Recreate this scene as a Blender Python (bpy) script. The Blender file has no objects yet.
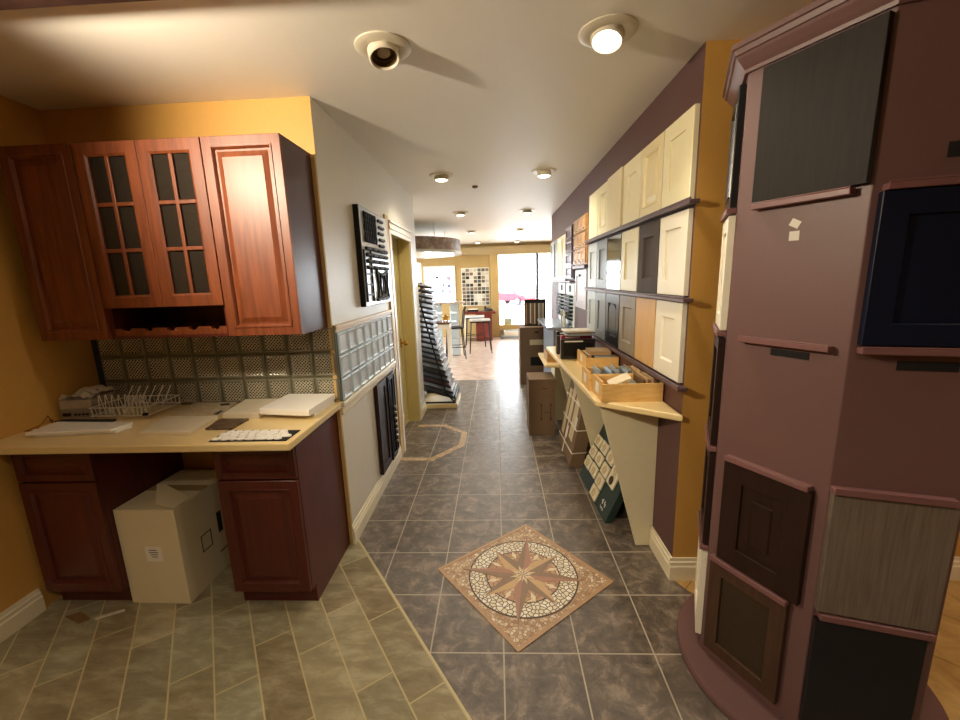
import bpy, math, random
from mathutils import Matrix, Vector
random.seed(7)
C = bpy.context.scene.collection
PI = math.pi
CH = 2.51          # ceiling height

# ------------------------------------------------------------------ helpers
def S(h):
    h = h.lstrip('#')
    o = []
    for i in (0, 2, 4):
        c = int(h[i:i+2], 16) / 255
        o.append(c / 12.92 if c <= .04045 else ((c + .055) / 1.055) ** 2.4)
    return tuple(o) + (1,)

class N:
    """small node-tree builder"""
    def __init__(s, name):
        s.m = bpy.data.materials.new(name); s.m.use_nodes = True
        s.t = s.m.node_tree; s.t.nodes.clear()
        s.out = s.t.nodes.new('ShaderNodeOutputMaterial')
    def new(s, typ, ins=None, **kw):
        n = s.t.nodes.new(typ)
        for k, v in kw.items(): setattr(n, k, v)
        for k, v in (ins or {}).items(): s.put(n.inputs[k], v)
        return n
    def put(s, sock, v):
        if isinstance(v, bpy.types.NodeSocket): s.t.links.new(v, sock)
        else: sock.default_value = v
    def math(s, op, a, b=0.0, c=0.0):
        n = s.t.nodes.new('ShaderNodeMath'); n.operation = op
        s.put(n.inputs[0], a); s.put(n.inputs[1], b); s.put(n.inputs[2], c)
        return n.outputs[0]
    def mix(s, f, a, b):
        n = s.t.nodes.new('ShaderNodeMix'); n.data_type = 'RGBA'
        s.put(n.inputs[0], f); s.put(n.inputs[6], a); s.put(n.inputs[7], b)
        return n.outputs[2]
    def ramp(s, f, stops):
        n = s.t.nodes.new('ShaderNodeValToRGB'); e = n.color_ramp.elements
        while len(e) < len(stops): e.new(.5)
        for el, (p, c) in zip(e, stops): el.position = p; el.color = c
        s.put(n.inputs[0], f); return n.outputs[0]
    def coord(s, scale=(1, 1, 1), rot=(0, 0, 0), loc=(0, 0, 0)):
        tc = s.t.nodes.new('ShaderNodeTexCoord')
        mp = s.new('ShaderNodeMapping', {'Vector': tc.outputs['Object'], 'Scale': scale, 'Rotation': rot, 'Location': loc})
        return mp.outputs[0]
    def noise(s, vec, scale=5, detail=4, rough=.5, dist=0):
        n = s.new('ShaderNodeTexNoise', {'Vector': vec, 'Scale': scale, 'Detail': detail, 'Roughness': rough, 'Distortion': dist})
        return n.outputs[0]
    def bsdf(s, col, rough=.5, bump=None, bstr=.1, bdist=.01, **kw):
        p = s.new('ShaderNodeBsdfPrincipled', {'Base Color': col, 'Roughness': rough})
        for k, v in kw.items(): s.put(p.inputs[k.replace('_', ' ')], v)
        if bump is not None:
            b = s.new('ShaderNodeBump', {'Height': bump, 'Strength': bstr, 'Distance': bdist})
            s.t.links.new(b.outputs[0], p.inputs['Normal'])
        s.t.links.new(p.outputs[0], s.out.inputs[0])
        return s.m

def sc(c, k): return tuple(min(1, x * k) for x in c[:3]) + (1,)

def paint(name, hexc, rough=.5, var=.06, scale=30, bstr=.05, **kw):
    n = N(name); c = S(hexc) if isinstance(hexc, str) else hexc
    f = n.noise(n.coord(), scale, 3)
    return n.bsdf(n.mix(f, sc(c, 1 - var), sc(c, 1 + var)), rough, f, bstr, .002, **kw)

def wood(name, h1, h2, rough=.35, stretch=(20, 20, 1.6), bstr=.05, **kw):
    n = N(name)
    f = n.noise(n.coord(stretch), 2.2, 6, .6, .5)
    g = n.noise(n.coord(), 3, 2)
    f2 = n.math('ADD', n.math('MULTIPLY', f, .7), n.math('MULTIPLY', g, .3))
    col = n.ramp(f2, [(.3, S(h1)), (.7, S(h2))])
    return n.bsdf(col, rough, f, bstr, .002, **kw)

def emit(name, col, st):
    n = N(name)
    e = n.new('ShaderNodeEmission', {'Color': col, 'Strength': st})
    n.t.links.new(e.outputs[0], n.out.inputs[0]); return n.m

def glass(name, tint=(1, 1, 1, 1), refl=.12, rough=.02):
    n = N(name)
    tr = n.new('ShaderNodeBsdfTransparent', {'Color': tint})
    gl = n.new('ShaderNodeBsdfGlossy', {'Roughness': rough})
    lw = n.new('ShaderNodeLayerWeight', {'Blend': .25})
    f = n.math('MULTIPLY_ADD', lw.outputs['Fresnel'], .6, refl)
    mx = n.new('ShaderNodeMixShader', {0: f, 1: tr.outputs[0], 2: gl.outputs[0]})
    n.t.links.new(mx.outputs[0], n.out.inputs[0]); return n.m

class MB:
    def __init__(s): s.v = []; s.f = []; s.mi = []; s.M = None
    def add(s, vs, fs, mi=0):
        o = len(s.v)
        s.v += [tuple(s.M @ Vector(v)) if s.M else tuple(v) for v in vs]
        for f in fs: s.f.append(tuple(i + o for i in f)); s.mi.append(mi)
        return s
    def box(s, x0, x1, y0, y1, z0, z1, mi=0, fm=None):
        vs = [(x0, y0, z0), (x1, y0, z0), (x1, y1, z0), (x0, y1, z0), (x0, y0, z1), (x1, y0, z1), (x1, y1, z1), (x0, y1, z1)]
        fs = {'-z': (3, 2, 1, 0), '+z': (4, 5, 6, 7), '-y': (0, 1, 5, 4), '+x': (1, 2, 6, 5), '+y': (2, 3, 7, 6), '-x': (3, 0, 4, 7)}
        s.add(vs, [])
        o = len(s.v) - 8
        for k, f in fs.items():
            s.f.append(tuple(i + o for i in f)); s.mi.append((fm or {}).get(k, mi))
        return s
    def prism(s, pts, z0, z1, mi=0, mtop=None):
        n = len(pts)
        a = sum(pts[i][0] * pts[(i + 1) % n][1] - pts[(i + 1) % n][0] * pts[i][1] for i in range(n))
        if a < 0: pts = pts[::-1]
        vs = [(x, y, z0) for x, y in pts] + [(x, y, z1) for x, y in pts]
        s.add(vs, [tuple(range(n - 1, -1, -1))] + [(i, (i + 1) % n, n + (i + 1) % n, n + i) for i in range(n)], mi)
        s.f.append(tuple(len(s.v) - n + i for i in range(n))); s.mi.append(mi if mtop is None else mtop)
        return s
    def loft(s, loops, mi=0, cap0=True, cap1=True, closed=False):
        n = len(loops[0]); vs = [p for l in loops for p in l]; fs = []
        L = len(loops)
        for k in range(L if closed else L - 1):
            a, b = k * n, ((k + 1) % L) * n
            for i in range(n): fs.append((a + i, a + (i + 1) % n, b + (i + 1) % n, b + i))
        if not closed:
            if cap0: fs.append(tuple(range(n - 1, -1, -1)))
            if cap1: fs.append(tuple((L - 1) * n + i for i in range(n)))
        return s.add(vs, fs, mi)
    def rings(s, x0, x1, z0, z1, prof, mi=0, closed=False, caps=(True, True)):
        """rectangular loops facing -Y: prof = [(inset, y)]"""
        L = [[(x0 + d, y, z0 + d), (x1 - d, y, z0 + d), (x1 - d, y, z1 - d), (x0 + d, y, z1 - d)] for d, y in prof]
        return s.loft(L, mi, caps[0], caps[1], closed)
    def cyl(s, p, q, r, n=12, mi=0, r2=None, caps=True):
        p, q = Vector(p), Vector(q); d = (q - p).normalized()
        a = d.orthogonal().normalized(); b = d.cross(a)
        L = []
        for c, rr in ((p, r), (q, r if r2 is None else r2)):
            L.append([tuple(c + (a * math.cos(2 * PI * i / n) + b * math.sin(2 * PI * i / n)) * rr) for i in range(n)])
        return s.loft(L, mi, caps, caps)
    def tube(s, path, r, n=6, mi=0, closed=False):
        P = [Vector(p) for p in path]; L = []; a = None; m = len(P)
        for i, p in enumerate(P):
            if closed: d = (P[(i + 1) % m] - P[i - 1]).normalized()
            else: d = ((P[min(i + 1, m - 1)] - p).normalized() + (p - P[max(i - 1, 0)]).normalized()).normalized()
            if a is None: a = d.orthogonal().normalized()
            a = (a - d * a.dot(d)).normalized(); b = d.cross(a)
            L.append([tuple(p + (a * math.cos(2 * PI * k / n) + b * math.sin(2 * PI * k / n)) * r) for k in range(n)])
        return s.loft(L, mi, True, True, closed)
    def lathe(s, prof, n=24, c=(0, 0, 0), mi=0, cap0=True, cap1=True):
        L = [[(c[0] + r * math.cos(2 * PI * i / n), c[1] + r * math.sin(2 * PI * i / n), c[2] + z) for i in range(n)] for r, z in prof]
        return s.loft(L, mi, cap0, cap1)
    def build(s, name, mats, parent=None, bevel=0, smooth=False, seg=2, loc=None, rotz=0):
        me = bpy.data.meshes.new(name); me.from_pydata(s.v, [], s.f)
        for m in (mats if isinstance(mats, (list, tuple)) else [mats]): me.materials.append(m)
        me.polygons.foreach_set('material_index', s.mi)
        if smooth: me.polygons.foreach_set('use_smooth', [True] * len(s.f))
        me.update()
        o = bpy.data.objects.new(name, me); C.objects.link(o)
        if parent: o.parent = parent
        if loc: o.location = loc
        o.rotation_euler[2] = rotz
        if smooth:
            md = o.modifiers.new('es', 'EDGE_SPLIT'); md.split_angle = math.radians(40)
        if bevel:
            md = o.modifiers.new('bv', 'BEVEL'); md.width = bevel; md.segments = seg; md.limit_method = 'ANGLE'; md.angle_limit = math.radians(35)
        return o

def tag(o, label, cat, group=None, kind=None):
    o['label'] = label; o['category'] = cat
    if group: o['group'] = group
    if kind: o['kind'] = kind
    return o
def thing(name, label, cat, loc=(0, 0, 0), rz=0, group=None):
    o = bpy.data.objects.new(name, None); C.objects.link(o); o.empty_display_size = .1
    o.location = loc; o.rotation_euler[2] = rz
    return tag(o, label, cat, group)
def struct(name, mb, mats, **kw):
    o = mb.build(name, mats, **kw); o['kind'] = 'structure'; return o
def kids(o): return [c for c in bpy.data.objects if c.parent == o]
def dup(o, loc=None, rz=None, label=None, parent=None):
    c = o.copy(); C.objects.link(c)
    if parent is not None: c.parent = parent
    if loc is not None: c.location = loc
    if rz is not None: c.rotation_euler[2] = rz
    if label: c['label'] = label
    for k in kids(o): dup(k, parent=c)
    return c

# ------------------------------------------------------------------ materials
orange = paint('orange_paint', '#cb9b4c', .55, .05, 60, .08)
tanwall = paint('ochre_paint', '#b99c62', .55, .05)
corr_white = paint('pale_grey_paint', '#e0dacb', .42, .04, 25)
plum_wall = paint('plum_wall_paint', '#583a39', .5, .06)
plum = paint('plum_paint', '#6e504d', .45, .06, 80)
ledge_m = paint('plum_ledge_paint', '#7c5553', .4, .05)
ledge_d = paint('dark_plum_ledge_paint', '#5a454a', .35, .05)
ceil_m = paint('ceiling_paint', '#efebe2', .5, .02, 40, .03)
cream_trim = paint('cream_trim_paint', '#efe4c4', .35, .03)
tan_trim = paint('tan_trim_paint', '#cfae6e', .4, .04)
yellow_door = paint('yellow_door_paint', '#cfbd7e', .4, .04)
white_trim = paint('white_trim_paint', '#ece6d8', .35, .03)
cherry = wood('cherry_wood', '#582813', '#8c4924', .42)
cherry_shaded = wood('cherry_wood_shaded', '#421811', '#60241a', .38)  # shaded copy of the cherry; dimmer light on base units painted into the colour
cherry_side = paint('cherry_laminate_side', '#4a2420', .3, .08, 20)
dark_wood = wood('espresso_wood', '#1d110d', '#33201a', .45, Specular_IOR_Level=.3)
cream_lam = paint('cream_laminate', '#e6cd94', .3, .04, 50, .02)
sage = paint('khaki_panel_paint', '#e0d6b4', .45, .04)
white_mel = paint('white_tile_glaze', '#f7f4ec', .3, .03)
black_metal = paint('black_metal', '#101012', .5, .1, Specular_IOR_Level=.3)
steel = paint('brushed_steel', '#b9b4aa', .3, .1, 80, Metallic=1.0)
chrome = paint('chrome_wire', '#e6e0d2', .3, .03, Metallic=.4)
brass = paint('brass', '#b98c3a', .25, .05, Metallic=1.0)
card = paint('cardboard', '#7d654d', .8, .08, 18)
card_l = paint('pale_cardboard', '#ddd0ac', .75, .05, 12)
pine = wood('pine_wood', '#d3a052', '#ecc684', .45, (6, 30, 30))
paper = paint('white_paper', '#ece8dc', .7, .03)
ink = paint('printed_ink', '#2a2624', .7, .05)
rope = paint('white_twine', '#efe8da', .8, .05)
void = paint('dark_recess', '#0c0a09', .8, .05)
mirror_dark = paint('smoked_lacquer', '#7d8a92', .06, .03, Metallic=.85)

def make_dark_tile():
    n = N('slate_tile')
    tc = n.coord(loc=(.322 + 5 * .318, -1.5 + 20 * .333, 0))
    b = n.new('ShaderNodeTexBrick', {'Vector': tc, 'Scale': 1.0, 'Mortar Size': .0035, 'Mortar Smooth': .15, 'Brick Width': .318, 'Row Height': .333,
              'Color1': (.2, .2, .2, 1), 'Color2': (.8, .8, .8, 1), 'Mortar': (0, 0, 0, 1), 'Bias': 0.0}, offset=0.0, squash=1.0)
    v = n.coord()
    f = n.noise(v, 11, 9, .72, .5); g = n.noise(v, 34, 6, .7, 1.0)
    col = n.ramp(f, [(.3, S('#3d3631')), (.5, S('#655a50')), (.68, S('#9c8e7c'))])
    col = n.mix(n.math('MULTIPLY', b.outputs[0], .18), col, S('#5a4a40'))
    col = n.mix(b.outputs[1], col, S('#b5aa98'))
    inv = n.math('SUBTRACT', 1.0, b.outputs[1])
    h = n.math('MULTIPLY', n.math('ADD', n.math('MULTIPLY', f, .8), n.math('MULTIPLY', g, .35)), inv)
    r = n.math('MULTIPLY_ADD', g, .34, .17)
    r = n.math('MULTIPLY_ADD', b.outputs[1], .35, r)
    return n.bsdf(col, r, h, .45, .011, IOR=1.7)
def make_plank():
    n = N('olive_plank_tile'); an = math.radians(54.3)
    b = n.new('ShaderNodeTexBrick', {'Vector': n.coord(rot=(0, 0, an), loc=(1.415 + 20 * .474, -.447 + 20 * .155, 0)), 'Scale': 1.0, 'Mortar Size': .0034, 'Mortar Smooth': .1,
              'Brick Width': .474, 'Row Height': .155, 'Color1': (0, 0, 0, 1), 'Color2': (1, 1, 1, 1), 'Mortar': (.5, .5, .5, 1)}, offset=.658, offset_frequency=2)
    f = n.noise(n.coord(rot=(0, 0, an), scale=(1, 2.6, 1)), 6, 9, .7, .4); g = n.noise(n.coord(), 26, 6, .7)
    col = n.ramp(f, [(.32, S('#5f553c')), (.5, S('#9a9072')), (.62, S('#c9c0a0'))])
    tone = n.ramp(b.outputs[0], [(0, S('#6a604a')), (.3, S('#b4a884')), (.6, S('#84704f')), (1, S('#a6a78a'))])
    col = n.mix(.55, col, tone)
    col = n.mix(n.math('MULTIPLY', g, .3), col, S('#5f5c45'))
    col = n.mix(b.outputs[1], col, S('#c0b084'))
    h = n.math('SUBTRACT', n.math('MULTIPLY', n.math('ADD', f, g), .3), b.outputs[1])
    return n.bsdf(col, n.math('MULTIPLY_ADD', g, .2, .28), h, .5, .004)
def make_tan_tile():
    n = N('tan_stone_tile')
    b = n.new('ShaderNodeTexBrick', {'Vector': n.coord(rot=(0, 0, .78)), 'Scale': 1.0, 'Mortar Size': .003, 'Brick Width': .33, 'Row Height': .33,
              'Color1': (0, 0, 0, 1), 'Color2': (1, 1, 1, 1)}, offset=0.0)
    f = n.noise(n.coord(), 8, 6, .6, .8)
    col = n.ramp(f, [(.3, S('#a87f45')), (.7, S('#d8b272'))])
    col = n.mix(b.outputs[1], col, S('#8a6a3c'))
    return n.bsdf(col, .4, f, .1, .004)
def make_warm_tile():
    n = N('terracotta_tile')
    b = n.new('ShaderNodeTexBrick', {'Vector': n.coord(rot=(0, 0, .785)), 'Scale': 1.0, 'Mortar Size': .006, 'Brick Width': .45, 'Row Height': .15,
              'Color1': (0, 0, 0, 1), 'Color2': (1, 1, 1, 1)}, offset=.5)
    f = n.noise(n.coord(), 7, 5, .6)
    col = n.ramp(f, [(.3, S('#b59684')), (.7, S('#dcc6b6'))])
    col = n.mix(n.math('MULTIPLY', b.outputs[0], .3), col, S('#94705c'))
    col = n.mix(b.outputs[1], col, S('#d8cabb'))
    return n.bsdf(col, .32, f, .12, .004, IOR=1.6)
dark_tile, plank, tan_tile, warm_tile = make_dark_tile(), make_plank(), make_tan_tile(), make_warm_tile()

def make_lattice(name, axis, c_hole, c_ridge, rough, k=58.0):
    n = N(name)
    tc = n.t.nodes.new('ShaderNodeTexCoord'); sp = n.new('ShaderNodeSeparateXYZ', {0: tc.outputs['Object']})
    a, z = sp.outputs[axis], sp.outputs[2]
    u = n.math('FRACT', n.math('MULTIPLY', n.math('ADD', a, z), k)); v = n.math('FRACT', n.math('MULTIPLY', n.math('SUBTRACT', a, z), k))
    du = n.math('ABSOLUTE', n.math('SUBTRACT', u, .5)); dv = n.math('ABSOLUTE', n.math('SUBTRACT', v, .5))
    m = n.math('MAXIMUM', du, dv)
    r = n.math('MULTIPLY', n.math('SUBTRACT', m, .26), 9.0)
    r = n.math('MINIMUM', n.math('MAXIMUM', r, 0.0), 1.0)
    g = n.noise(n.coord(), 9, 3)
    col = n.mix(r, c_hole, n.mix(g, sc(c_ridge, .75), sc(c_ridge, 1.2)))
    return n.bsdf(col, rough, m, .6, .006)
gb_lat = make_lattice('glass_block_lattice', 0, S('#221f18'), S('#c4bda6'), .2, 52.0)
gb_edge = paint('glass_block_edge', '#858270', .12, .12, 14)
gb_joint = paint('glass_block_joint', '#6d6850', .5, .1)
gb_lat2 = make_lattice('daylit_glass_block_lattice', 1, S('#6d8598'), S('#ecf6fe'), .25)  # lit copies of the block materials; daylight painted in as pale blue
gb_edge2 = paint('daylit_glass_block_edge', '#d3e6f4', .25, .1, 14)
gb_joint2 = paint('daylit_glass_block_joint', '#70808a', .4, .1)
clear = glass('window_glass', (1, 1, 1, 1), .02)
def smoked(name):
    n = N(name); f = n.noise(n.coord(), 60, 3)
    tr = n.new('ShaderNodeBsdfTransparent', {'Color': (.4, .36, .32, 1)})
    df = n.new('ShaderNodeBsdfPrincipled', {'Base Color': n.mix(f, S('#2c2621'), S('#4a4138')), 'Roughness': .18})
    mx = n.new('ShaderNodeMixShader', {0: .55, 1: tr.outputs[0], 2: df.outputs[0]})
    n.t.links.new(mx.outputs[0], n.out.inputs[0]); return n.m
smoke = smoked('smoked_seeded_glass') if True else glass('smoked_seeded_glass', (.3, .27, .24, 1), .1, .12)

# ------------------------------------------------------------------ room shell
fl = MB()
def poly(pts, mi): fl.add([(x, y, 0) for x, y in pts], [tuple(range(len(pts)))], mi)
poly([(.3, .2), (1.75, .2), (1.75, .35), (.885, 1.955), (.885, 6.42), (-.93, 6.42), (-.93, 2.326), (.3, .614)], 0)
poly([(.885, 1.955), (4.2, 1.955), (4.2, 6.42), (.885, 6.42)], 0)
poly([(-4.2, 2.4), (-.93, 2.4), (-.93, 6.42), (-4.2, 6.42)], 0)
poly([(.3, -3.1), (1.75, -3.1), (1.75, .2), (.3, .2)], 0)
poly([(-2.5, -3.1), (.3, -3.1), (.3, .614), (-.93, 2.326), (-.93, 2.4), (-2.5, 2.4)], 1)
poly([(1.75, -3.1), (4.2, -3.1), (4.2, 1.955), (.885, 1.955), (1.75, .35)], 2)
poly([(-4.2, 6.42), (4.2, 6.42), (4.2, 11.7), (-4.2, 11.7)], 3)
struct('floor', fl, [dark_tile, plank, tan_tile, warm_tile])
struct('ceiling', MB().box(-4.2, 4.2, -3.1, 11.7, CH, CH + .1), ceil_m)
struct('trim_1', MB().prism([(-.93, 2.326), (-.922, 2.332), (.308, .62), (.3, .614)], 0, .0015), paint('cream_grout', '#c9bd94', .7))
struct('wall_left_alcove', MB().box(-2.44, -2.34, -3.1, 2.36, 0, CH), orange)
struct('wall_back_alcove', MB().box(-2.34, -1.1, 2.26, 2.36, 0, CH), orange)
wl = MB()
wl.box(-1.1, -.916, 2.26, 3.68, 0, CH, 0, {'-y': 1}); wl.box(-1.1, -.916, 3.68, 4.52, 2.04, CH); wl.box(-1.1, -.916, 4.52, 4.88, 0, CH)
struct('wall_corridor_left', wl, [corr_white, orange])
struct('wall_front_rear', MB().box(-4.1, -1.1, 4.78, 4.88, 0, CH), tanwall)
m = MB(); m.box(-4.2, -4.1, 4.78, 6.2, 0, CH); m.box(-4.2, -4.1, 6.2, 11.0, 0, .35); m.box(-4.2, -4.1, 6.2, 11.0, 2.2, CH); m.box(-4.2, -4.1, 11.0, 11.6, 0, CH)
struct('wall_front_left', m, tanwall)
m = MB()
for y in (6.225, 7.8, 9.4, 10.975): m.box(-4.17, -4.12, y - .025, y + .025, .35, 2.2)
o5 = struct('added_window_5', m, paint('grey_aluminium_side', '#8a8a86', .3, .05))  # unseen side window, added to brighten the front room with daylight
MB().box(-4.15, -4.143, 6.2, 11.0, .35, 2.2).build('glass_pane', clear, o5)
struct('wall_right', MB().box(.885, 1.05, 1.95, 6.75, 0, CH, 0, {'-y': 1}), [plum_wall, orange])
struct('wall_right_return', MB().box(1.05, 3.2, 1.95, 2.05, 0, CH), orange)
struct('wall_right_rear', MB().box(3.2, 3.3, -3.1, 2.05, 0, CH), orange)
struct('wall_rear', MB().box(-2.44, 3.3, -3.2, -3.1, 0, CH), tanwall)
struct('wall_front_right', MB().box(4.1, 4.2, 6.65, 11.6, 0, CH), tanwall)
struct('wall_front_right_rear', MB().box(1.05, 4.1, 6.65, 6.75, 0, CH), tanwall)
wf = MB()
wf.box(-4.1, -1.95, 11.5, 11.6, 0, CH); wf.box(-1.95, -1.15, 11.5, 11.6, 0, .98); wf.box(-1.95, -1.15, 11.5, 11.6, 1.93, CH); wf.box(-1.15, .07, 11.5, 11.6, 0, CH)
wf.box(.07, 4.1, 11.5, 11.6, 0, .2, 1); wf.box(.07, 4.1, 11.5, 11.6, 2.2, CH)
struct('wall_far', wf, [tanwall, white_trim])
struct('trim_2', MB().box(-4.1, 4.1, 11.3, 11.5, 2.21, 2.42), paint('beam_paint', '#b39c70', .5))
struct('trim_3', MB().box(-.15, .07, 11.3, 11.5, 0, 2.21), tanwall, bevel=.006)
w = MB()
for x in (1.12, 2.2, 3.3): w.box(x - .035, x + .035, 11.5, 11.58, .33, 2.2)
o = struct('window_1', w, paint('grey_aluminium', '#46464a', .3, .05))
struct('window_sill', MB().box(.07, 4.1, 11.3, 11.62, .2, .33), tan_trim, bevel=.005)
o2 = MB().box(.07, 4.1, 11.545, 11.553, .33, 2.2).build('glass_pane', clear, o)
w = MB()
w.rings(-1.99, -1.11, .94, 1.97, [(0, 11.5), (0, 11.48), (.04, 11.48), (.04, 11.58), (.0401, 11.58), (.02, 11.5)], closed=False, caps=(False, False))
w2 = struct('window_2', w, white_trim)
MB().box(-1.95, -1.15, 11.545, 11.553, .98, 1.93).build('glass_pane', clear, w2)
for x, z, s_, h in ((-1.62, 1.66, .09, '#4b5550'), (-1.45, 1.45, .08, '#7d93a5'), (-1.57, 1.42, .07, '#a9bac6'), (-1.3, 1.62, .12, '#c5b4cf'), (-1.3, 1.42, .1, '#8896b5'), (-1.48, 1.3, .1, '#8fb0c0'), (-1.28, 1.27, .1, '#c9b6d6')):
    MB().box(x - s_ / 2, x + s_ / 2, 11.535, 11.543, z - s_ / 2, z + s_ / 2).build('paper_notice', paint('notice_' + h[1:], h, .8), w2)

# baseboards (profiled)
def baseboard(name, p, q, nrm, mat=cream_trim, h=.125):
    p, q, nrm = Vector((*p, 0)), Vector((*q, 0)), Vector((*nrm, 0))
    prof = [(0, 0), (.016, 0), (.016, h * .62), (.012, h * .68), (.012, h * .82), (.007, h * .86), (.006, h), (0, h)]
    mb = MB(); L = [[tuple(e + nrm * d + Vector((0, 0, z))) for d, z in prof] for e in (p, q)]
    mb.loft(L); return struct(name, mb, mat)
baseboard('baseboard_left', (-2.34, -3.1), (-2.34, 1.73), (1, 0))
baseboard('baseboard_corridor_left', (-.916, 2.245), (-.916, 3.52), (1, 0))
baseboard('baseboard_right', (.885, 1.95), (.885, 6.75), (-1, 0))
baseboard('baseboard_right_return', (.869, 1.95), (3.2, 1.95), (0, -1))
baseboard('baseboard_corridor_end', (-.916, 4.56), (-.916, 4.88), (1, 0))
# corridor wall trims
struct('trim_4', MB().box(-.938, -.9155, 2.244, 2.259, 0, 2.235), tan_trim, bevel=.003)
t = MB(); t.box(-.916, -.898, 2.262, 3.52, 1.325, 1.35); t.box(-.916, -.903, 2.262, 3.52, 1.31, 1.325)
struct('trim_5', t, tan_trim, bevel=.004)
t = MB(); t.box(-.916, -.892, 2.262, 3.52, .875, .905); t.box(-.916, -.904, 2.262, 3.52, .83, .875)
struct('trim_6', t, cream_trim, bevel=.004)
t = MB(); t.box(-.916, -.9, 3.52, 3.615, 0, 2.13)
struct('trim_7', t, tan_trim, bevel=.003)
t = MB(); t.box(-.916, -.896, 3.617, 3.68, 0, 2.0)
for z0, z1, d in ((1.99, 2.03, .02), (2.03, 2.05, .028), (2.05, 2.08, .022), (2.08, 2.095, .035)): t.box(-.916, -.916 + d, 3.617, 4.56, z0, z1)
t.box(-.916, -.9, 4.52, 4.56, 0, 1.99)
struct('trim_8', t, white_trim, bevel=.003)
t = MB(); t.box(-1.1, -.9155, 4.505, 4.5195, 0, 2.04); t.box(-1.1, -.9155, 3.681, 3.695, 0, 2.04); t.box(-1.1, -.9155, 3.695, 4.505, 2.025, 2.0395)
t.box(-1.035, -1.015, 4.49, 4.505, 0, 2.02)
struct('trim_9', t, yellow_door)
d = MB(); d.M = Matrix.Translation((-1.04, 4.1, 0)) @ Matrix.Rotation(PI / 2, 4, 'Z')
d.rings(-.4, .4, .01, 2.02, [(0, .04), (0, 0), (.1, 0), (.112, .01), (.13, .01), (.15, .003)])
dr = struct('door_1', d, yellow_door)
k = MB(); k.cyl((-1.04, 4.37, .93), (-1.0, 4.37, .93), .011, 12); k.M = Matrix.Translation((-.985, 4.37, .93)) @ Matrix.Rotation(PI / 2, 4, 'Y')
k.lathe([(.004, -.027), (.02, -.022), (.028, -.005), (.027, .008), (.012, .02)], 20)
kb = k.build('door_knob', brass, dr, smooth=True); kb['label'] = 'brass door knob'
MB().box(-1.04, -1.036, 4.345, 4.395, .88, .98).build('knob_plate', brass, dr)

# floor inlay (flush band) and threshold
def band(name, pts, wd, mat, z=.002):
    mb = MB(); P = [Vector((x, y, 0)) for x, y in pts]; L, R_ = [], []
    for i, p in enumerate(P):
        d1 = (P[min(i + 1, len(P) - 1)] - P[max(i - 1, 0)]).normalized(); n_ = Vector((-d1.y, d1.x, 0))
        L.append(p + n_ * wd / 2); R_.append(p - n_ * wd / 2)
    for i in range(len(P) - 1):
        mb.prism([L[i][:2], L[i + 1][:2], R_[i + 1][:2], R_[i][:2]], 0, z)
    return struct(name, mb, mat)
def mosaic(name, cells, grout, scale=40, edge=.06, rough=.4, dim='2D'):
    n = N(name); v = n.coord()
    d = n.new('ShaderNodeTexVoronoi', {'Vector': v, 'Scale': scale}, feature='DISTANCE_TO_EDGE', voronoi_dimensions=dim)
    c = n.new('ShaderNodeTexVoronoi', {'Vector': v, 'Scale': scale}, voronoi_dimensions=dim)
    sp = n.new('ShaderNodeSeparateColor', {0: c.outputs['Color']})
    col = n.ramp(sp.outputs[0], [(i / max(1, len(cells) - 1), S(h)) for i, h in enumerate(cells)])
    m = n.math('MINIMUM', n.math('MAXIMUM', n.math('MULTIPLY', n.math('SUBTRACT', d.outputs['Distance'], edge * .7), 1 / (edge * .6)), 0.0), 1.0)
    return n.bsdf(n.mix(m, S(grout), col), rough, m, .3, .003)
inlay_m = mosaic('tumbled_marble_inlay', ['#b79a78', '#cbb08c', '#a88a68'], '#8d775c', 18, .03)
band('trim_10', [(-.9, 3.47), (-.62, 3.45), (-.37, 3.77), (-.37, 4.1), (-.61, 4.33), (-.9, 4.33)], .065, inlay_m)

# glass block panels
def glass_blocks(name, x0, cw, nc, z0, rh, nr, M, mats):
    mb = MB(); mb.M = M
    mb.box(x0, x0 + cw * nc, 0, .008, z0, z0 + rh * nr, 2)
    for i in range(nc):
        for j in range(nr):
            a, b = x0 + i * cw + .004, x0 + (i + 1) * cw - .004; c, e = z0 + j * rh + .004, z0 + (j + 1) * rh - .004
            mb.rings(a, b, c, e, [(0, .006), (.002, -.004), (.010, -.010), (.015, -.007)], 0, caps=(False, False))
            mb.rings(a + .015, b - .015, c + .015, e - .015, [(0, -.007), (.006, -.005)], 1, caps=(False, True))
    return struct(name, mb, mats)
glass_blocks('window_3', -2.29, .1385, 10, .9155, .1455, 3, Matrix.Translation((0, 2.252, 0)), [gb_edge, gb_lat, gb_joint])
glass_blocks('window_4', 0, .153, 8, .906, .1345, 3, Matrix.Translation((-.908, 2.285, 0)) @ Matrix.Rotation(PI / 2, 4, 'Z'), [gb_edge2, gb_lat2, gb_joint2])
tape = MB().prism([(-2.325, 2.25), (-2.29, 2.25), (-2.29, 2.2585), (-2.325, 2.2585)], .98, 1.345)
struct('trim_11', tape, paint('dark_blue_edge_strip', '#24323c', .4))

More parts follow.
